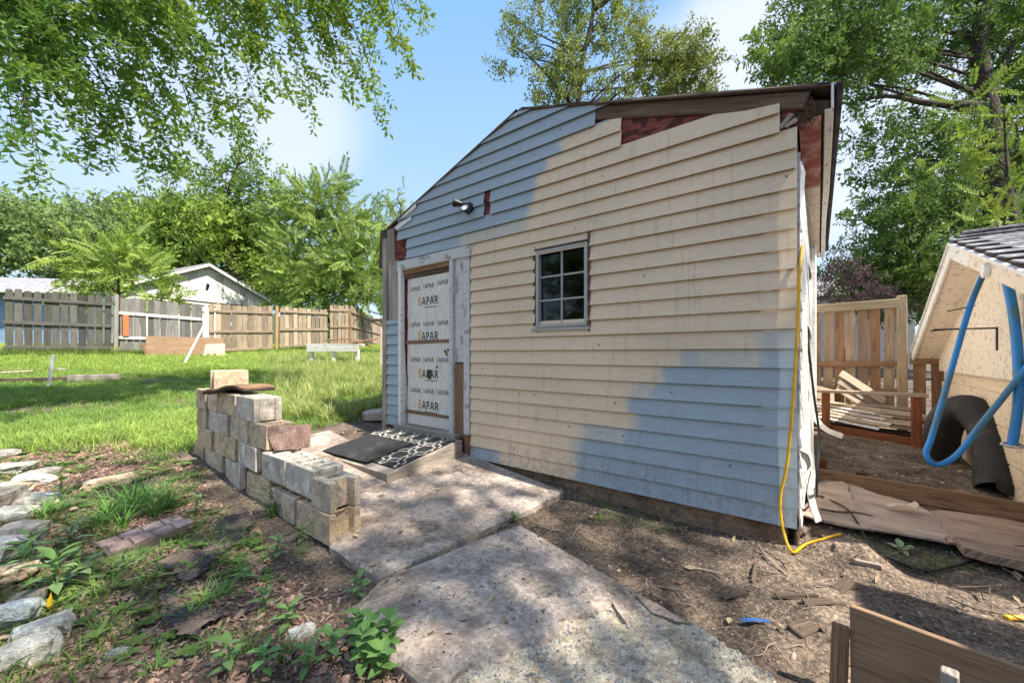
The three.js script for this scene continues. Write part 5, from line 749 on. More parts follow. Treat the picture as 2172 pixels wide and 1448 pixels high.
function lobeSprigs(lobes, s, c, droop, seed, out = []) {
  const r = rngOf(seed); for (const L of lobes) { const [p, rad, kk = 1] = L, n = Math.ceil(c * kk * 4 * (rad / s) ** 2), tone = r();
    for (let i = 0; i < n; i++) { const th = r() * 6.283, ph = Math.acos(2 * r() - 1), k = Math.pow(r(), 0.45), v = V(Math.sin(ph) * Math.cos(th), Math.cos(ph) * 0.8, Math.sin(ph) * Math.sin(th)), pos = p.clone().addScaledVector(v, rad * k * (0.75 + 0.5 * wn(v.x * 3 + p.x, v.y * 3 + v.z * 2 + p.z, 1, seed)));
      if (wn(pos.x * 1.1 / Math.max(rad, 0.4), (pos.y + pos.z) * 1.1 / Math.max(rad, 0.4), 1.3, seed + 7) < 0.22) continue;
      const d = v.clone().multiplyScalar(0.8).add(V(rr(-0.6, 0.6, r), rr(-0.4, 0.5, r) - droop, rr(-0.6, 0.6, r))).normalize(); out.push([pos, d, s * rr(0.55, 1.4, r), clamp(tone * 0.6 + rr(0, 0.4, r), 0, 1)]); } }
  return out;
}
const PX = (l) => l.map(([a, b, d, r, k]) => [at(a, b, d), r, k]);
function limbs(parent, trunkPts, r0, branches, mat = M.bark) {
  part('trunk', tube(trunkPts, r0, 28, 12, (t) => (1 - 0.75 * t) * (1 + 0.12 * wn(t * 7, 2, 1, 5) + 0.35 * Math.max(0, 0.08 - t) / 0.08)), mat, parent);
  for (const [pts, r] of branches) part('limb', tube(pts, r, 14, 7, (t) => 1 - 0.8 * t), mat, parent);
}
function autoLimbs(trunkPts, lobes, r, seed) { const c = new THREE.CatmullRomCurve3(trunkPts), rn = rngOf(seed); return lobes.map(([p, rad]) => { let best = 0.3, bd = 1e9; for (let t = 0.2; t <= 1; t += 0.05) { const q = c.getPointAt(t), dd = q.distanceTo(p) + Math.max(0, q.y - p.y + 0.3) * 2; if (dd < bd) { bd = dd; best = t; } } const a = c.getPointAt(best), m = a.clone().lerp(p, 0.5).add(V(rr(-0.2, 0.2, rn), rr(0, 0.35, rn), rr(-0.2, 0.2, rn))); return [[a, m, p.clone().add(V(0, rad * 0.2, 0))], r * rr(0.6, 1.2, rn)]; }); }
function tree(name, label, lobes, trunkPts, r0, o) {
  const t = thing(name, label, o.category ?? 'tree', [0, 0, 0], 0, o.group); limbs(t, trunkPts, r0, [...autoLimbs(trunkPts, lobes.slice(0, o.limbs ?? 12), o.limbR ?? r0 * 0.28, o.seed), ...(o.extra ?? [])]);
  scatterSprigs('crown', t, lobeSprigs(lobes, o.s, o.c, o.droop ?? 0.2, o.seed), o.geo, M.leaf, o.col, o.seed + 1); return t;
}
const G = { mid: [[0.11, 0.19, 0.035], [0.25, 0.35, 0.06]], bright: [[0.17, 0.28, 0.04], [0.38, 0.47, 0.07]], dark: [[0.06, 0.12, 0.03], [0.15, 0.24, 0.045]], yellow: [[0.17, 0.23, 0.055], [0.36, 0.4, 0.1]], purple: [[0.08, 0.045, 0.055], [0.15, 0.09, 0.085]], far: [[0.14, 0.22, 0.07], [0.26, 0.35, 0.09]] };
const gy = (x, z) => V(x, groundY(x, z) - 0.15, z);

// big maple behind and beside the camera; its drooping sprays hang into the top of the picture and its crown shades the yard
{
  const T = [gy(-6.6, 1.6), V(-6.5, 2.2, 1.5), V(-6.1, 4.6, 1.2), V(-5.6, 7, 0.8), V(-5.2, 9.4, 0.3)], t = thing('maple_tree', 'large maple with drooping leafy sprays overhanging the lawn', 'tree'), r = rngOf(61), list = [], br = [];
  const strand = (e, d, up = 1, side = -1, n = 24) => { const end = at(e[0], e[1], d), st = at(e[0] + side * rr(90, 190, r), e[1] - rr(240, 330, r) * up, d + rr(-0.4, 0.3, r)), mid = st.clone().lerp(end, 0.5).add(V(0.12, 0.16, 0)); const c = new THREE.CatmullRomCurve3([st, mid, end]); br.push([[st, mid, end], 0.011]);
    for (let i = 0; i < n; i++) { const u = Math.pow((i + r()) / n, 0.8), p = c.getPointAt(Math.min(u, 0.995)), tg = c.getTangentAt(Math.min(u, 0.995)), w = 0.30 * (1.12 - u); const v = V(rr(-1, 1, r), rr(-0.7, 0.7, r), rr(-1, 1, r)); p.addScaledVector(v, w); const dd = tg.clone().multiplyScalar(0.7).add(v.multiplyScalar(0.55)).add(V(0.1, -0.3, 0)).normalize(); list.push([p, dd, rr(0.25, 0.4, r), clamp((e[0] / 900) * 0.75 + rr(-0.1, 0.35, r), 0, 1)]); } };
  for (const [x, y, d] of [[92, 372, 4.2], [30, 300, 4.4], [40, 215, 4.6], [150, 235, 4.8], [190, 325, 5], [250, 335, 5.2], [205, 250, 4.9], [300, 345, 5.2], [360, 330, 5.3], [385, 352, 5.3], [420, 300, 5.5], [330, 250, 5.2], [480, 268, 5.6], [545, 232, 5.8], [520, 320, 5.9], [450, 230, 5.5], [600, 200, 5.9], [665, 242, 6], [640, 170, 6], [735, 190, 6.2], [805, 245, 6.2], [770, 140, 6.3], [862, 150, 6.3], [840, 95, 6.4], [895, 38, 6.5], [700, 110, 6.1], [560, 130, 5.8], [280, 180, 5], [110, 160, 4.6], [230, 120, 5], [400, 150, 5.4], [500, 100, 5.6], [620, 60, 6], [740, 50, 6.2], [820, 40, 6.4], [60, 90, 4.5], [170, 60, 4.9], [330, 70, 5.2], [450, 40, 5.5], [20, 30, 4.5], [560, 20, 5.8], [260, 20, 5], [680, 10, 6.1]]) { strand([x, y], d); }
  for (let i = 0; i < 46; i++) { const x = rr(-60, 820, r), d = lerp(4.3, 6.4, clamp(x / 850, 0, 1)) + rr(-0.4, 0.6, r); strand([x, rr(-60, lerp(170, 70, clamp(x / 850, 0, 1)), r)], d, 0.7, -1, 16); }
  scatterSprigs('hanging_sprays', t, list, SPRIG[0], M.leaf, [[0.12, 0.26, 0.05], [0.36, 0.46, 0.07]], 62);
  limbs(t, T, 0.32, [...br, [[T[2], V(-5.2, 6.2, -1.2), V(-4.2, 6.8, -3.6), V(-2.6, 7.0, -5.6)], 0.12], [[T[3], V(-5, 8, -2), V(-4, 8.6, -4), V(-3, 8.6, -5)], 0.1]]);
}
// tall oak behind the house: outside the picture, its high crown throws the dappled shade over path and bed
{
  const T = [gy(8.6, 6), V(8.5, 3, 5.9), V(8.0, 7, 5.2), V(7, 10, 4), V(5.5, 12, 2.6)], t = thing('oak_tree', 'tall oak beyond the house whose crown dapples the path with shade', 'tree');
  const sh = [], shade = (x, d, h, rad, k = 1) => sh.push([V(x, 0, -d).addScaledVector(SUN, h / SUN.y), rad, k]);
  for (const [x, d, h, rad, k] of [[-1.5, 2.0, 10, 0.9], [-2.4, 2.4, 9.6, 0.9], [-0.7, 1.7, 10, 0.7], [-3.4, 2.9, 9.5, 1.0], [-2.6, 1.4, 10, 0.8], [-0.3, 2.5, 10.4, 0.7], [0.3, 2.9, 10.4, 0.7], [-0.9, 2.7, 10, 0.7], [0.0, 1.9, 10.4, 0.6], [-0.2, 3.4, 10.6, 0.7], [-1.3, 3.3, 10, 0.7], [0.5, 2.45, 10.6, 0.45], [0.9, 3.05, 10.8, 0.55], [-3.1, 1.0, 9.5, 1], [0.45, 1.5, 10.6, 0.4], [-0.8, 4.0, 10.8, 0.5, 0.6], [1.0, 2.55, 10.8, 0.3, 0.6], [0.2, 1.3, 10.6, 0.4], [-1.2, 1.2, 10, 0.7], [1.5, 2.9, 10.8, 0.3, 0.7], [-0.4, 2.1, 10.2, 0.5], [0.85, 1.75, 10.8, 0.2]]) shade(x, d, h, rad, k);
  scatterSprigs('crown', t, lobeSprigs(sh, 0.4, 3.9, 0.2, 64), SPRIG[1], M.leaf, G.dark, 65);
  limbs(t, T, 0.38, autoLimbs(T, sh, 0.06, 66));
}
// slender tree behind the shed
{
  const T = [gy(1.95, -11.4), at(1218, 320, 11.2), at(1228, 210, 11), at(1234, 130, 11), at(1254, 55, 11), at(1266, -60, 11)];
  tree('slender_tree', 'slender sparse tree rising behind the shed roof', PX([[1085, 125, 11, 0.42], [1100, 55, 11, 0.45], [1125, 95, 11, 0.3, 0.7], [1180, 120, 11, 0.75, 0.8], [1255, 55, 11.3, 0.8, 0.7], [1225, 165, 11, 0.75, 0.8], [1165, 195, 11, 0.6], [1330, 75, 11.5, 0.7, 0.6], [1385, 140, 11.5, 0.85, 1.5], [1440, 130, 11.5, 0.8, 1.6], [1485, 160, 11.5, 0.65, 1.5], [1300, 190, 11, 0.7, 0.7], [1400, 190, 11.5, 0.7], [1325, 10, 11.5, 0.6, 0.6], [1220, -40, 11, 1, 0.7], [1320, -90, 11.5, 1.1, 0.7], [1150, 10, 11, 0.4, 0.6], [1200, 60, 11, 0.5, 0.6]]), T, 0.16, { s: 0.4, c: 10, geo: SPRIG[1], col: G.yellow, seed: 71, limbs: 16, limbR: 0.035, extra: [[[at(1215, 225, 11), at(1170, 170, 11), at(1120, 118, 11), at(1085, 95, 11)], 0.055], [[at(1262, 20, 11), at(1300, -10, 11), at(1340, -60, 11)], 0.06], [[at(1240, 230, 11), at(1290, 180, 11), at(1345, 138, 11.2)], 0.045], [[at(1280, 225, 11.2), at(1330, 185, 11.3), at(1400, 160, 11.4)], 0.04]] });
}
// big shade tree right
{
  const T = [gy(12.6, -10.2), at(2132, 520, 10.3), at(2112, 380, 10.3), at(2098, 240, 10.4), at(2078, 110, 10.5), at(2090, -40, 10.6)];
  tree('shade_tree', 'tall dense shade tree with a thick dark trunk behind the outbuilding', PX([[1635, 115, 9.5, 0.6], [1690, 60, 10, 0.8], [1690, 140, 9.5, 0.75], [1760, 100, 10, 0.9], [1800, 30, 10, 1.1], [1830, 130, 10, 0.9], [1900, 60, 10.5, 1.1], [1890, 160, 10.5, 0.8, 0.7], [1985, 90, 11, 1.1, 0.8], [2060, 30, 11, 1.2], [2150, 70, 11, 1.1, 0.8], [2150, 190, 11.2, 0.9, 0.7], [1760, 180, 10, 0.55], [1850, 265, 10.5, 0.6, 0.7], [1960, 290, 11, 0.9], [1880, 330, 10.5, 0.75, 0.8], [2000, 380, 11, 1.0], [1910, 410, 10.5, 0.85], [1835, 470, 10.5, 0.55, 0.8], [1960, 470, 11, 1.1], [1860, 545, 11, 0.9], [1940, 570, 11, 1.2, 1.3], [2060, 470, 12, 1.3, 1.2], [2010, 600, 11.5, 1.2, 1.4], [2150, 350, 12, 1.3], [1880, 620, 11.5, 0.9, 1.3], [2150, 480, 12, 1.2, 1.2], [1800, 590, 11.5, 0.6], [1740, -60, 10, 1.2, 0.6], [1900, -90, 10.5, 1.4, 0.6], [2050, -110, 11, 1.5, 0.6], [2200, 150, 11, 1.3], [2230, 320, 11.5, 1.3], [2230, 0, 11, 1.4]]), T, 0.42, { s: 0.46, c: 11, geo: SPRIG[1], col: [[0.085, 0.17, 0.04], [0.24, 0.35, 0.06]], seed: 73, limbs: 24, limbR: 0.05, extra: [[[at(2090, 225, 10.4), at(2040, 222, 10.3), at(1965, 218, 10.2), at(1890, 204, 10.1), at(1825, 212, 10)], 0.12], [[at(2100, 190, 10.4), at(2130, 140, 10.5), at(2160, 60, 10.6)], 0.12]] });
}
tree('yard_tree', 'round leafy tree at the far side of the yard, mirrored in the shed window', [[V(-13, 3.2, 3.2), 1.6], [V(-13.6, 4.6, 4.2), 1.8], [V(-12.6, 5.6, 3), 1.5], [V(-14, 2.4, 5), 1.6], [V(-14, 5.4, 1.6), 1.6], [V(-12.4, 1.8, 2), 1.2]], [gy(-13.2, 3.4), V(-13.2, 2.4, 3.4), V(-13.2, 4.6, 3.4)], 0.2, { s: 0.8, c: 7, geo: SPRIG[0], col: G.mid, seed: 79, limbR: 0.05 });
tree('sumac_sapling', 'bright feathery sapling growing in front of the shade tree trunk', PX([[2060, 215, 8.6, 0.4], [2125, 250, 8.6, 0.5], [2150, 330, 8.4, 0.55], [2040, 385, 9, 0.35], [1960, 375, 9, 0.3], [2110, 400, 8.4, 0.35], [2100, 470, 8, 0.4], [2150, 465, 8, 0.4], [2030, 470, 8.4, 0.3], [2190, 260, 8.4, 0.6]]), [gy(10.2, -8.4), at(2160, 560, 8.4), at(2140, 400, 8.4), at(2130, 230, 8.5)], 0.06, { s: 0.5, c: 6, geo: FROND[0], col: G.bright, seed: 75, limbR: 0.02, droop: 0.05 });
tree('purple_shrub', 'small purple-leaved shrub above the side fence', PX([[1790, 585, 9, 0.38], [1835, 610, 9, 0.4], [1775, 622, 9, 0.3], [1760, 560, 9.2, 0.22], [1880, 640, 9.2, 0.35]]), [gy(7.4, -9.1), at(1800, 720, 9.1), at(1810, 620, 9.1)], 0.04, { s: 0.26, c: 7, geo: SPRIG[1], col: G.purple, seed: 77, limbR: 0.012, category: 'shrub' });
// left background
tree('sumac_tree', 'bright feathery young tree standing behind the back fence', PX([[195, 545, 14, 0.85], [265, 555, 14, 0.95], [320, 600, 14, 0.8], [170, 600, 13.6, 0.5], [290, 510, 14.3, 0.5], [235, 610, 13.8, 0.8], [350, 640, 14, 0.55], [215, 520, 14.2, 0.5]]), [gy(-14.2, -14.2), at(250, 640, 14.2), at(250, 520, 14.2)], 0.09, { s: 0.8, c: 12, geo: FROND[0], col: G.bright, seed: 81, limbR: 0.03, droop: 0.1 });
tree('locust_tree', 'tall open tree with thin branches above the garage', PX([[395, 385, 24, 1.1], [440, 345, 24, 0.9, 0.7], [480, 385, 24, 1.0], [540, 330, 24, 0.9, 0.8], [560, 395, 24, 1.3], [420, 430, 24, 1.3], [500, 440, 24, 1.5], [520, 290, 24, 0.6, 0.6], [590, 440, 24, 1.2]]), [gy(-16.5, -24.5), at(490, 560, 24.2), at(480, 430, 24.2), at(510, 330, 24.2)], 0.22, { s: 0.9, c: 7, geo: SPRIG[0], col: G.mid, seed: 83, limbR: 0.07 });
tree('leafy_tree', 'full leafy tree with bright tips behind the garage', PX([[370, 470, 25, 1.8], [430, 490, 25, 2.2], [500, 500, 24, 2.2], [340, 540, 24, 1.7], [560, 530, 27, 2.1], [570, 590, 27, 2], [410, 560, 26, 2], [520, 470, 25, 1.5], [330, 500, 26, 1.4], [610, 600, 26, 1.7]]), [gy(-17.5, -25.6), at(460, 600, 25.4), at(450, 480, 25.2)], 0.25, { s: 1.0, c: 15, geo: SPRIG[0], col: [[0.14, 0.25, 0.035], [0.42, 0.52, 0.07]], seed: 85, limbR: 0.08 });
tree('willow_shrub', 'large rounded feathery tree behind the tan fence panels', PX([[620, 490, 20.5, 1.4], [680, 450, 20, 1.6], [745, 480, 19.5, 1.5], [660, 540, 19.5, 1.9], [750, 560, 19, 1.7], [640, 575, 19.5, 1.3], [690, 410, 20, 0.9], [640, 430, 20.5, 1.2], [700, 620, 19, 1.6], [790, 600, 19, 1.3], [650, 635, 19.5, 1.0], [720, 395, 20.5, 0.5], [790, 520, 20, 1.0]]), [gy(-8.6, -20.4), at(690, 640, 20), at(690, 470, 20)], 0.2, { s: 0.95, c: 15, geo: FROND[0], col: [[0.15, 0.25, 0.045], [0.35, 0.44, 0.085]], seed: 87, limbR: 0.07, droop: 0.25 });
tree('upright_sapling', 'narrow sapling tips rising past the low end of the shed roof', PX([[826, 440, 13, 0.3], [858, 412, 13, 0.3], [880, 440, 13, 0.35], [820, 480, 13, 0.4], [850, 470, 13, 0.5], [800, 560, 13.5, 0.5], [815, 620, 13.5, 0.5]]), [gy(-4.4, -13.4), at(835, 600, 13.2), at(852, 420, 13)], 0.06, { s: 0.5, c: 6, geo: FROND[0], col: G.bright, seed: 89, limbR: 0.02, droop: -0.2 });
{ // wooded hillside far off, one mass
  const t = thing('far_woods', 'distant wooded hillside behind the blue house', 'woods', [0, 0, 0], 0, undefined, 'stuff'), r = rngOf(91), L = []; for (let i = 0; i < 46; i++) { const px = rr(-260, 430, r), d = rr(38, 62, r); L.push([at(px, lerp(470, 560, r()) + Math.max(0, 60 - px) * -0.05, d), rr(2.4, 4.2, r)]); }
  for (const [a, b, d, q] of [[210, 480, 45, 3.2], [260, 478, 46, 3], [50, 470, 46, 3], [0, 465, 48, 3.2], [120, 505, 44, 3.2], [320, 490, 46, 3]]) L.push([at(a, b, d), q]);
  for (let i = 0; i < 26; i++) { const px = rr(900, 2300, r), d = rr(34, 50, r); L.push([at(px, rr(600, 680, r), d), rr(2, 3.4, r)]); }
  scatterSprigs('crowns', t, lobeSprigs(L, 1.9, 7, 0.1, 92), SPRIG[0], M.leaf, G.far, 93);
}

// ───────────────────────── lawn, weeds, litter ─────────────────────────
function tuftGeo(seed, n, h, lean, wid, seg = 3) {
  const r = rngOf(seed), P = []; for (let i = 0; i < n; i++) { const a = r() * 6.283, L = h * rr(0.55, 1.1, r), b = V(Math.cos(a) * rr(0, 0.05, r), 0, Math.sin(a) * rr(0, 0.05, r)), out = V(Math.cos(a), 0, Math.sin(a)), k = lean * rr(0.4, 1.3, r), s = V(-Math.sin(a), 0, Math.cos(a)), w = wid * rr(0.7, 1.2, r); let pl, pr;
    for (let j = 0; j <= seg; j++) { const t = j / seg, c = b.clone().addScaledVector(out, k * L * t * t).add(V(0, L * t * (1 - 0.35 * k * t), 0)), ww = w * (1 - t) ** 0.7, l = c.clone().addScaledVector(s, ww / 2), q = c.clone().addScaledVector(s, -ww / 2); if (j) { P.push(pl.x, pl.y, pl.z, pr.x, pr.y, pr.z, l.x, l.y, l.z); if (j < seg) P.push(pr.x, pr.y, pr.z, q.x, q.y, q.z, l.x, l.y, l.z); } pl = l; pr = q; } }
  return triGeo(P, 0, [0, 0]);
}
const TUFT = [tuftGeo(1, 14, 0.11, 0.9, 0.006), tuftGeo(2, 14, 0.3, 0.75, 0.009, 4), tuftGeo(3, 10, 0.09, 1.3, 0.009)];
function field(name, label, geo, n, where, colours, seed, mat = M.blade) {
  const r = rngOf(seed), M4 = new THREE.Matrix4(), q = new THREE.Quaternion(), c = new THREE.Color(), im = new THREE.InstancedMesh(geo, mat, n), e = new THREE.Euler(); let k = 0, guard = 0;
  while (k < n && guard++ < n * 30) { const w = where(r); if (!w) continue; const [x, z, s, t = r(), dy = 0, tilt = 0.12] = w; e.set(rr(-tilt, tilt, r), r() * 6.283, rr(-tilt, tilt, r)); M4.compose(V(x, groundY(x, z) + dy, z), q.setFromEuler(e), mat === M.bits ? V(s * rr(0.6, 1.5, r), s * rr(0.6, 1.3, r), s * rr(0.5, 1.6, r)) : V(s, s * rr(0.8, 1.25, r), s)); im.setMatrixAt(k, M4); const a = mix3(colours[0], colours[1], clamp(t, 0, 1)), g = rr(0.8, 1.2, r); im.setColorAt(k, c.setRGB(a[0] * g, a[1] * g, a[2] * g)); k++; }
  im.count = k; im.name = numbered(name); im.castShadow = im.receiveShadow = true; im.userData = { kind: 'stuff', label, category: name.replace(/_/g, ' ') }; scene.add(im); return im;
}
const polar = (r, a0, a1, d0, d1) => { const d = Math.sqrt(lerp(d0 * d0, d1 * d1, r())), s = lerp(a0, a1, r()); return [(s - CX) / F * d, -d]; };
field('lawn_grass', 'short green lawn grass across the back yard', TUFT[0], 26000, (r) => { const [x, z] = polar(r, -120, 900, 3.6, 12); if (r() > lawnMask(x, z)) return; const t = wf(x, z, 0.7, 13); return [x, z, rr(0.7, 1.35, r) * (0.75 + 0.6 * t), t * 0.8 + r() * 0.2]; }, [[0.17, 0.33, 0.055], [0.42, 0.52, 0.11]], 101);
field('lawn_grass', 'coarser lawn grass near the back fence', TUFT[0], 16000, (r) => { const [x, z] = polar(r, -120, 860, 9, 18.5); if (r() > lawnMask(x, z)) return; return [x, z, rr(1.1, 2.1, r)]; }, [[0.26, 0.4, 0.06], [0.5, 0.58, 0.12]], 102);
field('tall_grass', 'tall seeding grass beside the shed and the bench', TUFT[1], 5200, (r) => { const [x, z] = polar(r, 470, 860, 5.4, 12.5); const m = lawnMask(x, z), b = sstep((x / -z * F + CX), 520, 680); if (r() > m * b || wf(x, z, 0.8, 17) < 0.3) return; return [x, z, rr(0.55, 1.15, r), r()]; }, [[0.24, 0.34, 0.06], [0.52, 0.54, 0.2]], 103);
field('tall_grass', 'rough grass growing along the foot of the fence', TUFT[1], 1500, (r) => { const t = r(), x = lerp(-14.2, -7.4, t), d = lerp(10.5, 16.6, t) - rr(0.05, 0.9, r); if (wf(x, -d, 0.9, 19) < 0.38) return; return [x, -d, rr(0.5, 1.1, r)]; }, [[0.1, 0.18, 0.03], [0.24, 0.32, 0.06]], 104);
field('low_weeds', 'thin scattered grass and weeds in the mulch bed', TUFT[2], 950, (r) => { const [x, z] = polar(r, -60, 800, 1.15, 4.6); if (inPad(x, z)) return; const m = mulchMask(x, z); if (m < 0.4 || wf(x, z, 1.7, 23) < 0.5) return; return [x, z, rr(0.45, 1.0, r)]; }, [[0.1, 0.2, 0.035], [0.24, 0.34, 0.07]], 105);
field('low_weeds', 'small sprouts in the soil of the side yard', TUFT[2], 170, (r) => { const p = gp(rr(1240, 2100, r), rr(900, 1300, r)); if (inPad(p.x, p.z) || wf(p.x, p.z, 1.2, 29) < 0.52) return; const [a, b] = shedXZ(p.x, p.z); if (a < 0.05 && b < 0.05) return; return [p.x, p.z, rr(0.3, 0.8, r)]; }, [[0.08, 0.15, 0.03], [0.22, 0.32, 0.06]], 106);
// broad-leaved ground weeds
{ const P = []; const r = rngOf(9); for (let i = 0; i < 7; i++) { const a = i * 0.9 + rr(-0.2, 0.2, r); leafTris(P, V(0, 0.01, 0), V(Math.cos(a), rr(0.3, 0.8, r), Math.sin(a)), V(0, 1, 0), rr(0.05, 0.09, r), rr(0.025, 0.04, r)); } const g = triGeo(P, 0, [0, 0]);
  field('ground_weeds', 'small broad-leaved weeds spread over the mulch bed', g, 330, (r) => { const [x, z] = polar(r, -60, 880, 1.15, 4.2); if (inPad(x, z) || mulchMask(x, z) < 0.4 || wf(x, z, 2.1, 33) < 0.45) return; return [x, z, rr(0.35, 0.9, r)]; }, [[0.1, 0.2, 0.04], [0.24, 0.36, 0.08]], 107, M.leaf); }
// bark mulch, twigs, pebbles, leaf litter
const chip = cbox(1, 0.16, 0.34, 0.05, 0.06, rngOf(3)), peb = stone(1, 0.7, 0.85, 5, 1, 0.3); const twig = (() => { const g = tube([V(-0.5, 0, 0), V(-0.15, 0.02, 0.05), V(0.2, -0.01, -0.03), V(0.5, 0.015, 0.04)], 0.018, 6, 5); return g; })();
M.bits = std({ color: 0xffffff, roughness: 1 });
field('bark_mulch', 'reddish bark mulch chips covering the bed', chip, 19000, (r) => { const [x, z] = polar(r, -80, 880, 1.05, 4.8); if (inPad(x, z) || r() > mulchMask(x, z) * (1 - 0.8 * lawnMask(x, z))) return; return [x, z, 0.008 + 0.042 * r() * r(), r(), 0.004, 0.6]; }, [[0.16, 0.095, 0.068], [0.46, 0.3, 0.22]], 108, M.bits);
field('soil_crumbs', 'clods and pebbles scattered over the bare soil', peb, 3600, (r) => { const [x, z] = polar(r, 900, 2260, 1.05, 6); if (inPad(x, z) || mulchMask(x, z) > 0.5) return; const [a, b] = shedXZ(x, z); if (a < 0.02 && b < 0) return; return [x, z, r() < 0.96 ? rr(0.004, 0.013, r) : rr(0.015, 0.04, r), r(), 0.002, 3]; }, [[0.2, 0.15, 0.11], [0.48, 0.4, 0.32]], 109, M.bits);
field('twigs', 'dead twigs and wood shreds strewn over the soil', twig, 1500, (r) => { const near = r() < 0.5, [x, z] = near ? polar(r, 1150, 2240, 1.2, 3) : polar(r, 200, 2240, 1.1, 5.6); if (inPad(x, z) && r() > 0.08) return; const [a, b] = shedXZ(x, z); if (a < 0.02 && b < 0.02) return; return [x, z, near && r() < 0.08 ? rr(0.12, 0.26, r) : rr(0.02, 0.09, r), r(), 0.012, 0.3]; }, [[0.11, 0.08, 0.06], [0.32, 0.25, 0.19]], 110, M.bits);
field('slab_litter', 'dry crumbs and leaf bits lying on the concrete', chip, 900, (r) => { const [x, z] = polar(r, 640, 1560, 1.2, 4.6); if (!Object.values(SLABS).some((p) => inPad(x, z, [p])) || inPad(x, z, [CRUMB])) return; return [x, z, rr(0.005, 0.022, r), r(), landBase(x, -z) + 0.05 - groundY(x, z), 0.4]; }, [[0.07, 0.05, 0.04], [0.4, 0.32, 0.24]], 111, M.bits);
{ const P = []; leafTris(P, V(-0.5, 0.05, 0), V(1, 0.05, 0), V(0, 1, 0.2), 1, 0.5, 0.3, -0.2); const g = triGeo(P, 0, [0, 0]); field('dry_leaves', 'dry tan leaves scattered over soil and slabs', g, 420, (r) => { const [x, z] = polar(r, 0, 2240, 1.15, 5); const [a, b] = shedXZ(x, z); if (a < 0.02 && b < 0.02) return; const pad = inPad(x, z); if (pad && r() > 0.4) return; return [x, z, rr(0.025, 0.06, r), r(), pad ? landBase(x, -z) + 0.056 - groundY(x, z) : 0.012, 0.4]; }, [[0.22, 0.15, 0.09], [0.5, 0.38, 0.24]], 112, M.bits); }

// single plants one can point at
function leafyPlant(px, py, h, n, len, label, o = {}) {
  const p = gp(px, py), t = thing('weed_plant', label, 'weed', [p.x, groundY(p.x, p.z) - 0.005, p.z], rr(0, 6), 'leafy weeds in the bed'), r = rngOf(px), mat = o.mat ?? new THREE.MeshPhysicalMaterial({ color: new THREE.Color(...(o.col ?? [0.15, 0.28, 0.06])), roughness: 0.8, transmission: 0.35, thickness: 0, side: THREE.DoubleSide });
  part('stem', tube([V(0, 0, 0), V(rr(-0.02, 0.02, r), h * 0.5, rr(-0.02, 0.02, r)), V(rr(-0.03, 0.03, r), h, rr(-0.03, 0.03, r))], 0.004, 6, 5), mat, t);
  for (let i = 0; i < n; i++) { const u = 0.25 + 0.75 * i / (n - 1), a = i * 2.39, P = [], el = lerp(0.1, 0.9, u), L = len * rr(0.75, 1.15, r), d = V(Math.cos(a), el, Math.sin(a)).normalize(); let b = V(0, 0, 0); const s = d.clone().cross(qUp).normalize(), nn = s.clone().cross(d); const rows = []; for (let k = 0; k <= 5; k++) { const q = k / 5, c = d.clone().multiplyScalar(L * q).addScaledVector(qUp, -L * 0.3 * q * q), w = (o.wid ?? 0.3) * L * Math.sin(Math.PI * Math.pow(q, 0.8)) / 2; rows.push([c.clone().addScaledVector(s, w).addScaledVector(nn, w * 0.3), c, c.clone().addScaledVector(s, -w).addScaledVector(nn, w * 0.3)]); } for (let k = 0; k < 5; k++) for (let e = 0; e < 2; e++) { const A = rows[k][e], B = rows[k][e + 1], C = rows[k + 1][e + 1], D = rows[k + 1][e]; P.push(A.x, A.y, A.z, B.x, B.y, B.z, C.x, C.y, C.z, A.x, A.y, A.z, C.x, C.y, C.z, D.x, D.y, D.z); } part('leaf', triGeo(P, 0, [0, 0]), mat, t, [0, h * u, 0]); }
}
const milk = 'milkweed-like plant with paired long leaves beside the edging stones', broad = 'bushy broad-leaved weed growing at the slab edge', small = 'small upright leafy weed';
const spot = (x, y) => { const L = [[310, 1080, ' behind the brick paver'], [270, 1200, ' in front of the brick paver'], [430, 1200, ' beside the crumpled weed fabric'], [400, 1330, ' by the torn half-buried weed fabric'], [60, 1100, ' among the edging stones'], [90, 1370, ' beside the largest white edging stone'], [240, 1380, ' near the small white stone in the mulch'], [590, 1140, ' at the foot of the block wall'], [640, 1350, ' near the white stone by the slab'], [520, 1440, ' in open mulch between fabric and slab'], [740, 1290, ' at the corner of the path slab'], [210, 1270, ' beside the milkweed plants'], [540, 1250, ' between the weed fabric and the block wall']]; L.sort((a, b) => Math.hypot(a[0] - x, a[1] - y) - Math.hypot(b[0] - x, b[1] - y)); return L[0][2]; };
leafyPlant(50, 1240, 0.17, 9, 0.13, milk); leafyPlant(115, 1268, 0.2, 12, 0.15, milk); leafyPlant(165, 1250, 0.16, 9, 0.13, milk, { col: [0.14, 0.24, 0.05] }); leafyPlant(60, 1195, 0.14, 8, 0.12, milk); leafyPlant(145, 1165, 0.14, 8, 0.12, 'pale green leafy weed beside the chunky grey stone', { col: [0.14, 0.24, 0.08] }); leafyPlant(268, 1225, 0.1, 6, 0.09, 'small yellow-green weed in front of the brick paver', { col: [0.16, 0.26, 0.07] }); leafyPlant(130, 1060, 0.2, 9, 0.13, 'bright leafy weed between edging stones and kerb stone', { col: [0.15, 0.25, 0.05] });
for (const [x, y] of [[790, 1400], [825, 1390], [770, 1432], [810, 1440], [760, 1372]]) leafyPlant(x, y, rr(0.1, 0.2), 14, 0.075, broad, { wid: 0.55, col: [0.15, 0.31, 0.06] });
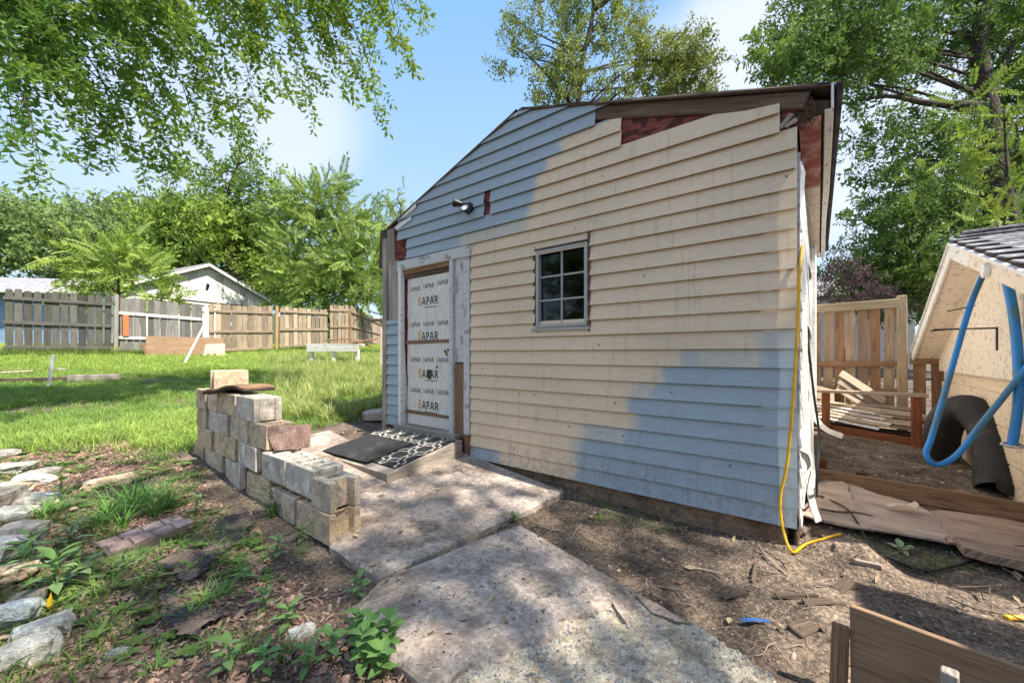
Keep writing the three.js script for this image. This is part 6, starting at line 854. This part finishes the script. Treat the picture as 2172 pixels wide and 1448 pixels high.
for (const [x, y] of [[760, 1270], [520, 1235], [650, 1430], [560, 1440], [700, 1400], [480, 1440], [610, 1330], [560, 1300], [420, 1090], [350, 1075], [310, 1060], [590, 1180], [640, 1150]]) leafyPlant(x, y, rr(0.08, 0.15), 9, 0.08, small + spot(x, y), { wid: 0.38, col: [rr(0.13, 0.2), rr(0.27, 0.35), 0.07] });
leafyPlant(1912, 1168, 0.03, 7, 0.1, 'pale wilted weed lying on dark soil by the black cable', { col: [0.3, 0.42, 0.2], wid: 0.4 }); leafyPlant(1090, 1108, 0.05, 8, 0.06, 'small weed sprouting at the joint between slabs', { wid: 0.45 }); leafyPlant(918, 1262, 0.02, 4, 0.045, 'tiny yellow-green sprout lying on the path slab', { col: [0.35, 0.36, 0.05] });
const clumpG = [tuftGeo(21, 46, 0.26, 0.95, 0.009, 5), tuftGeo(22, 36, 0.2, 1.1, 0.008, 5)];
const clump = (px, py, s, label, col, k = 0) => { const p = gp(px, py); const m = solo('grass_clump', clumpG[k], new THREE.MeshPhysicalMaterial({ color: new THREE.Color(...col), roughness: 0.8, transmission: 0.3, thickness: 0, side: THREE.DoubleSide }), label, 'grass clump', 'grass clumps in the bed', [p.x, groundY(p.x, p.z) - 0.01, p.z], [0, rr(0, 6), 0]); m.scale.setScalar(s); };
const thick = 'thick bright grass clump', thin = 'loose grass clump';
for (const [x, y, s] of [[235, 1100, 1.1], [280, 1085, 1.3], [330, 1090, 1.2], [310, 1065, 1.2], [260, 1115, 0.9], [360, 1075, 1.0], [215, 1115, 0.8]]) clump(x, y, s, thick + spot(x, y), [0.14, 0.3, 0.045]);
for (const [x, y, s] of [[90, 1110, 1], [120, 1095, 1], [280, 1195, 0.55], [230, 1262, 0.7], [200, 1270, 0.6], [430, 1290, 0.8], [470, 1270, 0.8], [400, 1320, 0.6], [510, 1200, 0.5], [225, 1335, 0.5], [520, 1390, 0.8], [600, 1400, 0.7], [450, 1380, 0.6], [560, 1185, 0.5], [330, 1420, 0.6], [640, 1170, 0.5]]) clump(x, y, s, thin + spot(x, y), [rr(0.13, 0.2), rr(0.26, 0.34), 0.05], 1);
clump(596, 1085, 1.25, 'tall arching grass tuft against the foot of the block wall', [0.1, 0.19, 0.04]); clump(575, 1095, 0.8, 'tall arching grass tuft against the foot of the block wall', [0.1, 0.19, 0.04]);
{ const p = gp(105, 1300), P = []; leafTris(P, V(0, 0, 0), V(0.1, 1, 0.1), V(0.3, 0.1, 1), 0.09, 0.026, 0.2, 0.1); solo('yellow_leaf', triGeo(P, 0, [0, 0]), std({ color: 0xe0b414, side: THREE.DoubleSide }), 'single yellow leaf standing in the mulch below the milkweed', 'leaf', undefined, [p.x, groundY(p.x, p.z) + 0.004, p.z]); }
console.log('built');
renderer.render(scene, camera);
